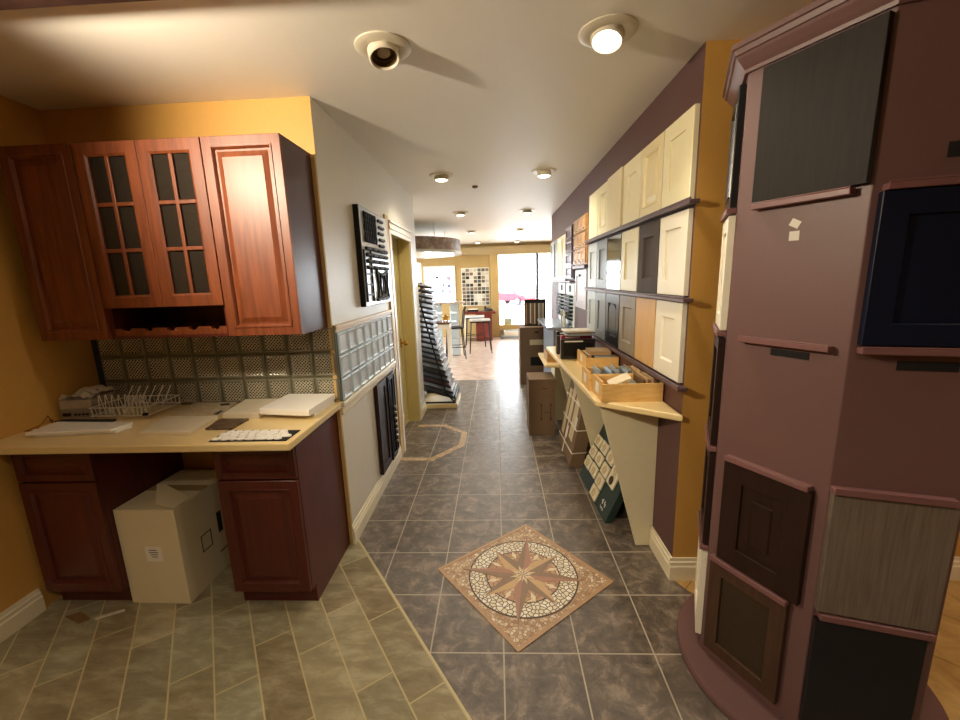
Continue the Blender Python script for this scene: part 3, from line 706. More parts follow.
def crate(label, y, yd, x0, x1, h=.1):
    c = thing('wooden_crate', label, 'crate', ((x0 + x1) / 2, y + yd / 2, .9072), 0, 'pine sample crates on the display counter')
    w_, d_ = (x1 - x0) / 2, yd / 2; t = .012
    MB().box(-w_, w_, -d_, d_, 0, .01).build('bottom', pine, c)
    MB().box(-w_, w_, -d_, -d_ + t, .01, h).build('side', pine, c, bevel=.0015); MB().box(-w_, w_, d_ - t, d_, .01, h).build('side', pine, c, bevel=.0015)
    MB().box(-w_, -w_ + t, -d_ + t, d_ - t, .01, h + .012).build('end', pine, c, bevel=.0015); MB().box(w_ - t, w_, -d_ + t, d_ - t, .01, h).build('end', pine, c, bevel=.0015)
    MB().box(-w_ - .001, -w_, -.035, .035, .03, .085).build('label_card', paper, c)
    return c
crate('pine crate of tile samples nearest the counter corner', 2.16, .22, .553, .876)
crate('pine crate of blue grey tile samples, second from the counter corner', 2.395, .21, .535, .86)
crate('pine crate of brown samples in front of the black cases', 2.97, .34, .64, .876, .085)
tile_cols = {'white': '#e6dfcf', 'grey': '#9aa3a8', 'blue grey': '#667985', 'brown': '#6a5138', 'tan': '#b8966a', 'taupe': '#8a7a66', 'cream': '#dccba8'}
tmat = {k: paint('sample_' + k.replace(' ', '_'), v, .3, .15, 25) for k, v in tile_cols.items()}
def tile(label, loc, rot, size, m, group):
    mb = MB(); mb.box(-size[0] / 2, size[0] / 2, -size[1] / 2, size[1] / 2, 0, size[2])
    o = mb.build('tile_sample', m, bevel=.0012); o.location = loc; o.rotation_euler = rot
    return tag(o, label, 'tile sample', group)
R = math.radians
zc = .9175
# near crate
near = 'tile samples in the near crate'
tile('white tile leaning face up at the front of the near crate', (.64, 2.25, zc + .048), (R(6), R(-24), R(14)), (.12, .1, .009), tmat['white'], near)
tile('cream tile overlapping the white one in the near crate', (.672, 2.262, zc + .084), (R(6), R(-24), R(-6)), (.12, .1, .009), tmat['cream'], near)
tile('pale grey tile standing steeply at the middle of the near crate', (.752, 2.3, zc + .038), (0, R(-62), 0), (.07, .09, .008), tmat['grey'], near)
for i, (k_, l) in enumerate((('brown', 'first brown edge-standing tile in the near crate'), ('tan', 'tan edge-standing tile in the near crate'), ('taupe', 'taupe edge-standing tile in the near crate'), ('tan', 'last tan edge-standing tile against the crate wall'), ('brown', 'second brown edge-standing tile in the near crate'))):
    tile(l, (.79 + i * .0155, 2.27, zc + .001), (0, R(-4), 0), (.011, .17, .105 + .006 * (i % 2)), tmat[k_], near)
seco = 'tile samples in the second crate'
for i, (x, k_, l) in enumerate(((.585, 'grey', 'grey tile at the left of the second crate'), (.635, 'blue grey', 'blue grey tile standing in the second crate'), (.69, 'grey', 'middle grey tile in the second crate'), (.735, 'blue grey', 'slate blue tile in the middle of the second crate'), (.772, 'taupe', 'taupe tile in the second crate'), (.803, 'tan', 'tan tile at the wall side of the second crate'))):
    tile(l, (x, 2.50, zc + .002), (0, R(24 if i % 2 else 12), 0), (.011, .16, .108), tmat[k_], seco)
thr = 'brown samples in the third crate'
for i, (k_, l) in enumerate((('taupe', 'taupe slab at the bottom of the third crate stack'), ('brown', 'brown slab in the third crate stack'), ('grey', 'grey slab in the third crate stack'))):
    tile(l, (.785, 3.13, zc + .0006 + i * .026), (0, 0, 0), (.14, .2, .024), tmat[k_], thr)
tile('tan cork-like slab on top of the third crate stack', (.765, 3.14, zc + .0795), (0, 0, R(-6)), (.165, .18, .028), tmat['tan'], thr)
for i in range(3): tile(('dark brown', 'cream', 'tan')[i] + ' tile standing on edge in the third crate', (.67 + i * .0125, 3.12, zc + .001), (0, R(-6), 0), (.009, .2, .088), tmat[('brown', 'cream', 'tan')[i]], thr)

# black sample cases behind
magenta = paint('magenta_binding', '#9c3350', .4)
for i, (y, m, lb) in enumerate(((3.4, blackd, 'black sample case with dark window behind the third crate'), (3.47, magenta, 'magenta backed sample folder between black cases'), (3.54, blackd, 'second black sample case behind the magenta folder'), (3.64, taupe, 'dark taupe sample case farther along the counter'), (3.74, blackd, 'last black sample case farther along the counter'))):
    t = thing('sample_case', lb, 'case', (.66, y, .9072), R(3 * (i % 2)), 'standing sample cases on the display counter')
    w_ = .14 - .012 * (i % 3); h = .165 + .012 * ((i * 2) % 3)
    MB().box(-w_, w_, -.025, .025, 0, h).build('body', m, t, bevel=.004)
    MB().rings(-w_ + .02, w_ - .02, .025, h - .03, [(0, -.025), (0, -.028), (.012, -.028), (.014, -.0255)]).build('window_frame', black_metal, t)
    MB().box(-w_ + .03, w_ - .1, -.0265, -.025, h - .022, h - .012).build('title_strip', paper, t)
for a, b, c_ in ((0, 0, 'grey'), (.02, .03, 'taupe'), (-.01, .055, 'white')):
    tag(MB().box(.56 + a, .78 + a, 3.39, 3.56, 1.098 + b * .55, 1.111 + b * .55).build('sample_folder', tmat[c_], bevel=.002), {'grey': 'grey sample folder lying flat on the standing black cases', 'taupe': 'taupe folder between the two flat ones on the cases', 'white': 'white folder lying on top of the standing black cases'}[c_], 'folder')

# farther low shelf, grey counter
sh = MB(); sh.prism([(.475, 4.09), (XR - .0175, 4.09), (XR - .0175, 4.8), (.475, 4.8)], .68, .71)
sh_t = thing('low_shelf', 'cream low shelf unit beyond the far end of the display counter', 'shelf', (0, 0, 0))
sh.build('shelf_top', cream_lam, sh_t, bevel=.005)
MB().box(.62, .866, 4.45, 4.75, 0.0005, .68).build('support', sage, sh_t)
tr = thing('wooden_tray', 'honey wood tray on the cream low shelf', 'tray', (.6, 4.35, .7102))
MB().box(-.09, .09, -.14, .14, 0, .01).build('bottom', honey, tr)
for a in ((-.09, -.08, -.14, .14), (.08, .09, -.14, .14), (-.08, .08, -.14, -.13), (-.08, .08, .13, .14)): MB().box(a[0], a[1], a[2], a[3], .01, .09).build('side', honey, tr)
gc = thing('grey_counter', 'grey topped counter below the white pull boards', 'counter', (0, 0, 0))
MB().box(.58, XR - .0175, 4.82, 5.95, .97, 1.0).build('top', paint('blue_grey_stone', '#8f98a3', .25, .2, 25), gc, bevel=.004)
MB().box(.66, XR - .02, 4.84, 5.9, 0.0005, .97).build('body', paint('grey_carcass', '#70757c', .4), gc)
for y, m, lb in ((4.93, ivory, 'cream'), (5.1, greyl, 'grey')):
    t = thing('small_door_sample', f'small {lb} framed door leaning upright on the grey counter', 'door sample', (.80, y, 1.0002), -PI / 2 - R(8))
    panel_door(t, -.075, .075, 0, .18, 0, .018, .03, m, style='shaker')

# leaning goods under the counter
gbn = thing('sample_board', 'dark green sample board with square medallion tiles leaning under the counter', 'display board', (.665, 2.45, .001))
gbn.rotation_euler = (R(23.5), 0, R(92))
gg = paint('dark_green_card', '#1f3430', .5, .1)
# local: x along the board (away from camera), z up the board, front = +y local (toward the corridor)
MB().box(0, .69, -.045, 0, 0, .47).build('backing', gg, gbn, bevel=.002)
cream_t = paint('cream_sample_tile', '#e6dab8', .35, .05); tan_t = paint('tan_sample_medallion', '#cdb98f', .4, .1); blk_t = paint('dark_sample_medallion', '#3c3226', .4, .1)
for cx, zs in ((.62, (.337, .24, .143)), (.465, (.343, .248, .15)), (.305, (.337, .238, .146, .054)), (.15, (.31, .237))):
    for k_, z in enumerate(zs):
        s = MB().box(cx - .066, cx + .066, 0, .012, z - .041, z + .041).build('sample_tile', cream_t, gbn, bevel=.003)
        m = MB(); m.M = Matrix.Translation((cx, .012, z)) @ Matrix.Rotation(-PI / 2, 4, 'X'); m.lathe([(.03, 0), (.031, .003), (.024, .006), (.018, .003)], 20)
        m.build('medallion', blk_t if (cx < .2 and k_ == 1) else tan_t, s, smooth=True)
sq = MB()
for i in range(5): sq.box(.09 + i * .016, .1 + i * .016, 0, .001, .06 + .012 * (i % 3), .085 + .012 * (i % 2))
for i in range(4): sq.box(.1 + i * .016, .109 + i * .016, 0, .001, .03 + .006 * (i % 2), .045)
sq.build('white_lettering', paper, gbn)

bd = thing('cardboard_bundle', 'flat brown cardboard bundle tied with white twine leaning under the counter', 'bundle', (.578, 3.25, .012))
bd.rotation_euler = (R(11), 0, R(90))
MB().box(0, .62, -.11, 0, 0, .66).build('body', card, bd, bevel=.003)
for x0, x1, z0, z1 in ((.1, .24, .18, .62), (.3, .42, .3, .62), (.46, .56, .12, .55)): MB().box(x0, x1, 0, .003, z0, z1).build('pale_panel', tmat['cream'], bd)
for x0, z0 in ((.12, .5), (.3, .14), (.05, .3)): MB().box(x0, x0 + .07, .003, .0045, z0, z0 + .11).build('shipping_label', paper, bd)
for z in (.12, .32, .52):
    MB().tube([(-.004, -.113, z + .03), (-.004, .006, z), (.624, .006, z - .04), (.624, -.113, z)], .005, 6, closed=True).build('twine', rope, bd, smooth=True)
MB().tube([(.33, .008, -.003), (.33, .008, .663), (.33, -.114, .663), (.33, -.114, -.003)], .005, 6, closed=True).build('twine', rope, bd, smooth=True)

def carton(label, x0, x1, y0, y1, h, rz=0):
    c = thing('cardboard_box', label, 'box', ((x0 + x1) / 2, (y0 + y1) / 2, .0005), rz)
    w_, d_ = (x1 - x0) / 2, (y1 - y0) / 2
    MB().box(-w_, w_, -d_, d_, 0, h).build('body', card, c, bevel=.004)
    return c, w_, d_, h
c, w_, d_, h = carton('brown cardboard box with black arrow marks under the end of the display counter', .3, .565, 3.985, 4.3, .59)
MB().rings(-w_ + .0, w_ - .0, .43, .585, [(0, -d_ - .0005), (.001, -d_ - .003)]).build('flap', card, c)
g = MB()
for x in (-.01, .085):
    g.box(x - .003, x + .003, -d_ - .001, -d_ - .0002, .16, .34)
    for z, s_ in ((.34, -1), (.16, 1)): g.add([(x - .012, -d_ - .0011, z + s_ * .022), (x + .012, -d_ - .0011, z + s_ * .022), (x, -d_ - .0011, z)], [(0, 1, 2)])
g.box(.02, .065, -d_ - .001, -d_ - .0002, .246, .252)
g.build('arrow_print', ink, c)
MB().box(.0, .05, -d_ - .0042, -d_ - .0031, .49, .497).build('print_mark', ink, c)
c, w_, d_, h = carton('tall brown carton with a dark handle slot, behind the smaller box', .33, .82, 6.05, 6.45, .86)
MB().box(-.03, .03, -d_ - .001, -d_, .78, .8).build('handle_slot', void, c)
MB().box(-.1, w_, -d_ - .0015, -d_, .6, .68).build('label_strip', card_l, c)
MB().box(-.09, .1, -d_ - .002, -d_, .29, .42).build('dark_opening', void, c)
sw = thing('stone_swatch_book', 'black framed swatch board with striped stone samples on the tall carton', 'swatch board', (.575, 6.25, .861), R(-8))
MB().box(-.16, .16, 0, .03, 0, .4).build('frame', blackd, sw, bevel=.003)
for i in range(9):
    m = MB(); m.prism([(-.14 + i * .031, -.012), (-.12 + i * .031, -.012), (-.12 + i * .031, 0), (-.14 + i * .031, 0)], .02 + .01 * (i % 3), .34); m.build('stone_strip', tmat[('tan', 'brown', 'white', 'taupe', 'cream', 'brown', 'white', 'grey', 'cream')[i]], sw)

# ------------------------------------------------------------------ hexagonal plum kiosk
L0, C0 = Vector((.82, 1.5)), Vector((.985, 1.18))
P0 = L0 + .33 * Vector((math.cos(R(66)), math.sin(R(66))))
R0 = C0 + .312 * Vector((math.cos(R(-16)), math.sin(R(-16))))
Q1 = Vector((1.46, 1.41)); Q2 = Vector((1.3, 1.72))
kp = [P0, L0, C0, R0, Q1, Q2]
KX, KY = 1.14, 1.45
ks = thing('display_kiosk', 'plum freestanding display column with ledges and crown on a round base', 'kiosk', (KX, KY, 0))
lp = [(p.x - KX, p.y - KY) for p in kp]
MB().prism(lp, .035, 2.27).build('column', plum, ks, bevel=.003)
n_ = 48
b = MB(); b.lathe([(.425, .0005), (.43, .006), (.43, .028), (.425, .035)], 72, (.03, .0, 0)); b.build('round_base', plum, ks, smooth=True)
def offs(pts, d):
    n = len(pts); out = []
    for i in range(n):
        p0, p1, p2 = Vector(pts[i - 1]), Vector(pts[i]), Vector(pts[(i + 1) % n])
        d1, d2 = (p1 - p0).normalized(), (p2 - p1).normalized()
        n1, n2 = Vector((d1.y, -d1.x)), Vector((d2.y, -d2.x))
        m = (n1 + n2).normalized(); out.append(p1 + m * (d / m.dot(n1)))
    return out
cr = MB(); Ls = []
for d_, z in ((.001, 2.196), (.01, 2.196), (.012, 2.206), (.02, 2.216), (.034, 2.236), (.038, 2.244), (.043, 2.246), (.047, 2.26), (.053, 2.263), (.053, 2.278), (.001, 2.278)):
    Ls.append([(p.x, p.y, z) for p in offs(lp, d_)])
cr.loft(Ls); cr.build('crown_moulding', plum, ks)
def face(a, b):
    """matrix of a kiosk face: x from a to b, front = -Y"""
    v = (b - a).normalized(); th = math.atan2(v.y, v.x); return Vector((a.x, a.y)), th, (b - a).length
F0, F1, F2 = face(P0, L0), face(L0, C0), face(C0, R0)
ledges = {0: [(1.785, .05, .33), (1.363, .05, .33), (.92, .05, .33), (.5, .05, .33)], 1: [(1.783, .065, .327), (1.355, .06, .325), (.917, .05, .32), (.494, .025, .3)], 2: [(1.783, .02, .312), (1.358, .015, .312), (.938, .0, .285), (.512, .01, .29)]}
for k_, F in enumerate((F0, F1, F2)):
    for z, a, b_ in ledges[k_]:
        m = MB(); m.M = Matrix.Translation((F[0].x - KX, F[0].y - KY, 0)) @ Matrix.Rotation(F[1], 4, 'Z')
        m.box(a, b_, -.032, -.0005, z - .0125, z + .0045)
        m.box(a, b_, -.032, -.027, z + .0045, z + .009)
        m.build('ledge', ledge_m, ks, bevel=.002)
for F, x0, x1, z0, z1 in ((F1, .155, .265, 1.308, 1.33), (F2, .11, .24, 1.3, 1.325), (F2, .14, .31, 1.84, 1.875)):
    m = MB(); m.M = Matrix.Translation((F[0].x - KX, F[0].y - KY, 0)) @ Matrix.Rotation(F[1], 4, 'Z')
    m.box(x0, x1, -.003, -.0003, z0, z1); m.build('slot', void, ks)
m = MB(); m.M = Matrix.Translation((F1[0].x - KX, F1[0].y - KY, 0)) @ Matrix.Rotation(F1[1], 4, 'Z')
m.M = m.M @ Matrix.Translation((.185, 0, 1.715)) @ Matrix.Rotation(.5, 4, 'Y'); m.box(-.014, .014, -.001, 0, -.011, .011)
m.M = Matrix.Translation((F1[0].x - KX, F1[0].y - KY, 0)) @ Matrix.Rotation(F1[1], 4, 'Z'); m.box(.172, .2, -.0011, -.0002, 1.665, 1.693)
m.build('adhesive_patch', paper, ks)

oak = wood('smoked_oak_laminate', '#5a4f43', '#84776a', .5, (60, 60, 2.2), .15)
charc = wood('black_stained_oak', '#1a1512', '#2a231e', .55, (50, 50, 3), .2, Specular_IOR_Level=.2)
navy = paint('navy_lacquer', '#10172a', .4, .05, Specular_IOR_Level=.25)
esp = wood('espresso_maple', '#23150f', '#36221a', .5, Specular_IOR_Level=.2)
walnut = wood('walnut_frame', '#3f2a20', '#57402f', .5, Specular_IOR_Level=.25)
seed = paint('bronze_seeded_panel', '#3d3022', .45, .25, 120, .3, Specular_IOR_Level=.25)
def kt(name, label, F, x, z, out=.0008):
    p = F[0] + Vector((math.cos(F[1]), math.sin(F[1]))) * x + Vector((math.sin(F[1]), -math.cos(F[1]))) * out
    return thing(name, label, 'door sample', (p.x, p.y, z), F[1], 'door samples on the plum kiosk')
t = kt('slab_sample', 'black oak slab sample on the top ledge of the plum kiosk', F1, .205, 1.793); panel_door(t, -.146, .15, 0, .392, 0, .02, 0, charc, style='slab')
t = kt('door_sample', 'espresso raised panel door sample on the kiosk, above the bronze panel', F1, .185, .504); panel_door(t, -.138, .142, .001, .4, 0, .022, .07, esp, style='shaker')
MB().rings(-.138 + .105, .142 - .105, .001 + .115, .4 - .115, [(0, -.012), (0, -.0145), (.004, -.0185), (.006, -.0185)]).build('raised_field', esp, t)
t = kt('door_sample', 'walnut framed bronze panel sample at the foot of the kiosk', F1, .165, .084); panel_door(t, -.14, .135, .0, .396, 0, .022, .05, walnut, seed, style='shaker')
t = kt('door_sample', 'navy blue framed door sample on the right kiosk face', F2, .165, 1.368); panel_door(t, -.15, .146, .001, .4, 0, .022, .06, navy, style='shaker')
t = kt('slab_sample', 'smoked oak laminate slab sample on the right kiosk face', F2, .148, .523); panel_door(t, -.145, .142, .001, .4, 0, .022, 0, oak, style='slab')
t = kt('slab_sample', 'black slab sample at the bottom of the right kiosk face', F2, .15, .09); panel_door(t, -.146, .13, .001, .402, 0, .02, 0, blackd, style='slab')
t = kt('door_sample', 'black gloss door sample seen edge-on at the top of the kiosk', F0, .2, 1.793); panel_door(t, -.13, .115, .001, .38, 0, .02, .05, blackd, style='raised')
t = kt('door_sample', 'white door sample seen edge-on on the far kiosk face', F0, .2, 1.371); panel_door(t, -.13, .12, .001, .395, 0, .022, .05, white_d, style='shaker')
t = kt('door_sample', 'dark door sample seen edge-on below the white kiosk door', F0, .2, .93); panel_door(t, -.13, .118, .001, .41, 0, .022, .05, dark_wood, style='shaker')
t = kt('door_sample', 'dark brown door sample seen edge-on low on the far kiosk face', F0, .2, .51); panel_door(t, -.13, .12, .001, .39, 0, .022, .05, dark_wood, style='shaker')
t = kt('door_sample', 'white door sample seen edge-on at the foot of the kiosk', F0, .2, .09); panel_door(t, -.13, .12, .001, .395, 0, .022, .05, white_d, style='shaker')

# ------------------------------------------------------------------ floor medallion
md = thing('floor_medallion', 'square stone compass star mosaic set in the dark tile floor', 'mosaic', (.108, 1.972, .0003), R(39))
hs = .335
field = mosaic('brown_chip_mosaic', ['#c2a07c', '#ad8a68', '#dcc6a4', '#a47c5a', '#ece0c6'], '#7a5c44', 55, .06)
peb = mosaic('white_pebble_mosaic', ['#f0e8d4', '#e0d2b4', '#f6f0e2'], '#463629', 44, .09)
mid = mosaic('tan_chip_mosaic', ['#c39c76', '#b08462', '#e2caa6'], '#6a4c38', 30, .05)
ca = paint('star_brown_stone', '#8a7058', .35, .15, 25); cb = paint('star_rust_stone', '#ab7c66', .35, .15, 25); cc = paint('star_tan_stone', '#c9a677', .35, .15, 25); cd = paint('star_cream_stone', '#e2d2b2', .35, .12, 25); bdm = paint('border_tan_stone', '#b4906c', .4, .2, 18); dk = paint('mosaic_outline', '#4e3a28', .5, .1)
MB().prism([(-hs, -hs), (hs, -hs), (hs, hs), (-hs, hs)], 0, .003).build('field', field, md)
f = MB()
for s in (-1, 1):
    f.box(-hs, hs, min(s * hs, s * (hs - .02)), max(s * hs, s * (hs - .02)), .003, .0045); f.box(min(s * hs, s * (hs - .02)), max(s * hs, s * (hs - .02)), -hs + .02, hs - .02, .003, .0045)
f.build('border', bdm, md)
def annulus(r0, r1, z0, z1, name, mat):
    m = MB(); m.lathe([(r0, z0), (r1, z0), (r1, z1), (r0, z1), (r0, z0)], 72, cap0=False, cap1=False); m.build(name, mat, md)
annulus(.285, .293, .003, .0045, 'outline_ring', dk)
annulus(.2, .285, .003, .0043, 'pebble_ring', peb)
annulus(.193, .2, .003, .0045, 'outline_ring', dk)
MB().lathe([(.193, .003), (.193, .0042)], 72).build('inner_field', mid, md)
off = R(82 - 39)
def rays(n, tip, base_r, a0, name, mats, z, half):
    st = MB()
    for k_ in range(n):
        a = a0 + 2 * PI * k_ / n; T = (tip * math.cos(a), tip * math.sin(a))
        for s, mi in ((1, 0), (-1, 1)):
            e = (base_r * math.cos(a + s * half), base_r * math.sin(a + s * half))
            st.prism([(0, 0), e, T], .003, z, (mi + 2 * (k_ % 2)) % len(mats))
    st.build(name, mats, md)
rays(4, .258, .105, off + PI / 4, 'short_rays', [cc, ca], .0052, R(26))
rays(4, .335, .11, off, 'long_rays', [ca, cb], .0058, R(20))
rays(8, .075, .03, off + PI / 8, 'inner_star', [cd, cc], .0064, R(20))
rays(8, .055, .022, off, 'centre_petals', [cd, ca], .0068, R(20))
dm = MB()
for k_ in range(8):
    a = off + PI / 8 + PI / 4 * k_; r = .165; u = Vector((math.cos(a), math.sin(a))); v = Vector((-u.y, u.x))
    dm.prism([tuple(u * (r - .035)), tuple(u * r + v * .013), tuple(u * (r + .035)), tuple(u * r - v * .013)], .003, .005)
dm.build('diamond_chips', cd, md)

# ------------------------------------------------------------------ left sample rack beyond the wall
rk = thing('tile_sample_rack', 'tall black rack of slanted dark tile sample boards past the corridor wall', 'display rack', (-.88, 5.2, 0))
MB().box(-.12, .36, -.25, .25, .0005, .06).build('base', cream_lam, rk, bevel=.004)
fr = MB(); fr.tube([(-.1, -.24, .06), (-.1, -.24, 1.56), (-.1, .24, 1.56), (-.1, .24, .06)], .014, 8)
fr.tube([(.33, -.24, .075), (-.1, -.24, .075), (-.1, .24, .075), (.33, .24, .075)], .014, 8, closed=True)
fr.tube([(.33, -.24, .075), (.22, -.24, .2), (-.08, -.24, 1.5)], .01, 8); fr.tube([(.33, .24, .075), (.22, .24, .2), (-.08, .24, 1.5)], .01, 8)
fr.tube([(.33, -.24, .09), (.33, -.24, .16), (.34, .24, .16), (.33, .24, .09)], .01, 8)
fr.build('frame', black_metal, rk, smooth=True)
bt = {k: paint('board_' + k, v, .3, .2, 20) for k, v in {'black': '#17171a', 'grey': '#5d6066', 'pale': '#c9ccd0', 'brown': '#6b4e36', 'red': '#5e1f26'}.items()}
for i in range(22):
    z = .14 + i * .061; dep = .2 + .24 * max(0, (12 - i) / 12) ** 1.2
    m = MB(); m.M = Matrix.Translation((-.09, 0, z + .1)) @ Matrix.Rotation(R(17 - .2 * i), 4, 'Y')
    m.box(0, dep, -.225, .225, 0, .024)
    o = m.build('sample_board', [bt['black']], rk, bevel=.002)
    k2 = ('grey', 'pale', 'black', 'grey', 'black', 'pale', 'brown', 'grey')[i % 8]
    if 14 < i < 24 and i % 2: k2 = 'pale' if i % 4 else 'brown'
    if i == 2: k2 = 'red'
    m2 = MB(); m2.M = m.M; m2.box(.015, dep - .02, -.215, .215, .024, .028); m2.build('tile_face', bt[k2], o)

MB().box(-.1, -.06, -.2, .1, 1.56, 1.8).build('header_plank', pine, rk)
# hanging ring
rg = thing('mosaic_ring_canopy', 'brown mosaic drum shaped canopy hanging from the front room ceiling', 'canopy', (-1.68, 7.65, 1.99))
mm = mosaic('brown_stone_mosaic', ['#8a7a6e', '#a2948a', '#766860', '#9a8072'], '#6e635a', 11, .04, .4, '3D')
MB().lathe([(1.0, .09), (1.05, .09), (1.05, .29), (1.0, .29), (1.0, .09)], 80, cap0=False, cap1=False).build('mosaic_band', mm, rg, smooth=True)
MB().lathe([(.9, .045), (1.07, .045), (1.07, .09), (.9, .09), (.9, .045)], 80, cap0=False, cap1=False).build('lower_rim', paint('pale_stone_rim', '#d5dadb', .25, .2, 10), rg, smooth=True)
MB().lathe([(.9, .05), (.9, .06)], 80).build('soffit', white_trim, rg)
for i in range(4):
    a = PI / 4 + i * PI / 2; MB().cyl((.98 * math.cos(a), .98 * math.sin(a), .28), (.98 * math.cos(a), .98 * math.sin(a), CH - 1.99), .006, 8).build('hanging_rod', white_trim, rg)

# tile wall board
tbd = thing('tile_wall_board', 'white board mounted with a grid of dark and pale tile samples on the far ochre wall', 'display board', (-.565, 11.4985, .86))
MB().box(-.385, .385, -.02, 0, 0, 1.03).build('board', white_d, tbd)
rr = random.Random(4)
tc_ = [paint('wall_tile_' + h[1:], h, .25) for h in ('#2c2c2c', '#5f6866', '#6a5e54', '#8a8276', '#d9d2c2', '#c9c0ae', '#e4ded0', '#464644', '#84695a')]
for j in range(10):
    for i in range(7):
        mi = rr.choice([0, 0, 1, 2, 3, 4, 4, 5, 6, 6, 7, 7, 8]); x = -.32 + i * .107; z = .065 + j * .1
        MB().box(x - .044, x + .044, -.03, -.02, z - .04, z + .04).build('tile', tc_[mi], tbd)

# bar table, low table, chair, stools, desk
gbl = paint('pale_blue_glass_block', '#c6d2d6', .08, .15, 12)
def block_column(x0, x1, y0, y1, z1, parent):
    m = MB(); nz = round(z1 / .19); h_ = z1 / nz; nx = max(1, round((x1 - x0) / .19)); w_ = (x1 - x0) / nx
    for i in range(nx):
        for j in range(nz): m.rings(x0 + i * w_ + .004, x0 + (i + 1) * w_ - .004, j * h_ + .004, (j + 1) * h_ - .004, [(0, y1), (0, y0 + .01), (.012, y0)])
    m.build('glass_block_base', gbl, parent)
bt_ = thing('bar_table', 'tall stone topped bar table on glass block columns in the front room', 'table', (-.98, 8.7, 0))
MB().box(-.42, .3, -.22, .22, 1.1, 1.14).build('table_top', paint('beige_granite', '#cfc0ae', .15, .25, 30), bt_, bevel=.006)
block_column(-.36, -.17, -.1, .0, 1.1, bt_); block_column(.0, .19, -.1, .0, 1.1, bt_)
lt = thing('low_table', 'brown topped side table beside the wire chair', 'table', (-1.05, 7.75, 0))
MB().box(-.3, .17, -.2, .2, .78, .82).build('table_top', wood('table_brown', '#5c3d28', '#7d5a3c', .25, (2, 20, 20)), lt, bevel=.006)
MB().box(-.29, .16, -.19, .19, .7, .78).build('apron', white_trim, lt)
for x in (-.27, .14):
    for y in (-.17, .17): MB().box(x - .02, x + .02, y - .02, y + .02, .0005, .7).build('leg', white_trim, lt)
st = thing('star_ornament', 'small golden star ornament on the brown side table', 'ornament', (-.96, 7.7, .8205))
m = MB(); pts = []
for k_ in range(10):
    a = PI / 2 + PI * k_ / 5; r = .085 if k_ % 2 == 0 else .04; pts.append((r * math.cos(a), .07 + r * math.sin(a)))
m.add([(x, -.012, z) for x, z in pts] + [(x, .012, z) for x, z in pts], [tuple(range(10)), tuple(range(19, 9, -1))] + [((i + 1) % 10, i, 10 + i, 10 + (i + 1) % 10) for i in range(10)])
m.build('star', paint('gold_glass', '#c9942e', .15, .1, Metallic=.5), st)
MB().box(-.05, .05, -.025, .025, 0, .012).build('foot', brass, st)
ch = thing('wire_chair', 'black metal bar chair with curved wire back in the front room', 'chair', (-.86, 8.3, 0), R(-80))
MB().box(-.17, .17, -.17, .17, .62, .65).build('seat', black_metal, ch, bevel=.01)
for x in (-.16, .16):
    for y in (-.16, .16): MB().tube([(x * .9, y * .9, .62), (x * 1.15, y * 1.2, .0105)], .011, 8).build('leg', black_metal, ch, smooth=True)
m = MB(); m.tube([(-.16, .16, .64), (-.15, .2, .95), (-.08, .23, 1.05), (.08, .23, 1.05), (.15, .2, .95), (.16, .16, .64)], .011, 8)
for x in (-.07, 0, .07): m.tube([(x, .17, .64), (x, .22, 1.04)], .005, 6)
m.build('backrest', black_metal, ch, smooth=True)
m = MB(); m.tube([(-.165, -.165, .25), (.165, -.165, .25), (.165, .165, .25), (-.165, .165, .25)], .007, 6, closed=True); m.build('foot_ring', black_metal, ch, smooth=True)
def stool():
    s = thing('bar_stool', 'black legged bar stool with pale seat, nearer of the two before the desk', 'stool', (-.37, 8.9, 0), R(4), 'pale seated bar stools')
    MB().box(-.22, .22, -.17, .17, .7, .735).build('seat', paint('pale_seat', '#d9dcdc', .3), s, bevel=.01)
    MB().box(-.21, .21, -.16, .16, .67, .7).build('seat_frame', black_metal, s)
    for x in (-1, 1):
        for y in (-1, 1): MB().tube([(x * .19, y * .14, .68), (x * .21, y * .16, .35), (x * .235, y * .18, .0125)], .012, 8).build('leg', black_metal, s, smooth=True)
    m = MB(); m.tube([(-.21, -.16, .3), (0, -.13, .27), (.21, -.16, .3)], .008, 6); m.tube([(-.21, .16, .3), (0, .13, .27), (.21, .16, .3)], .008, 6); m.build('stretcher', black_metal, s, smooth=True)
    return s
s1 = stool(); dup(s1, (-.52, 9.75, 0), R(2), 'black legged bar stool with pale seat, farther one touching the desk side')
dk_ = thing('reception_desk', 'cherry reception desk with granite top under the tile board', 'desk', (-.45, 10.85, 0))
redw = wood('red_mahogany', '#5a1f16', '#86392a', .3)
MB().box(-.42, .42, -.25, .25, .7, .76).build('desk_top', redw, dk_, bevel=.006)
MB().box(-.1, .32, -.2, .2, .0005, .7).build('pedestal', redw, dk_, bevel=.004)
MB().box(-.4, -.36, -.2, .2, .0005, .7).build('side_panel', cream_trim, dk_)
MB().rings(-.05, .27, .06, .5, [(0, -.2), (0, -.212), (.04, -.212), (.05, -.205)]).build('front_panel', redw, dk_)
tp = thing('telephone', 'black desk telephone on the cherry reception desk', 'telephone', (-.22, 10.75, .7605), R(10))
m = MB(); m.loft([[(-.11, -.1, 0), (.11, -.1, 0), (.11, .1, 0), (-.11, .1, 0)], [(-.1, -.09, .03), (.1, -.09, .03), (.1, .09, .08), (-.1, .09, .08)]]); m.build('base', blackd, tp, bevel=.004)
MB().tube([(-.08, .06, .1), (-.08, .02, .12), (-.08, -.06, .09)], .022, 8).build('handset', blackd, tp, smooth=True)
MB().box(.0, .08, -.06, .04, .062, .068).build('keypad', greyd, tp)
pp = thing('desk_papers', 'white papers and black tray on the left of the reception desk', 'paper tray', (-.62, 10.8, .7605))
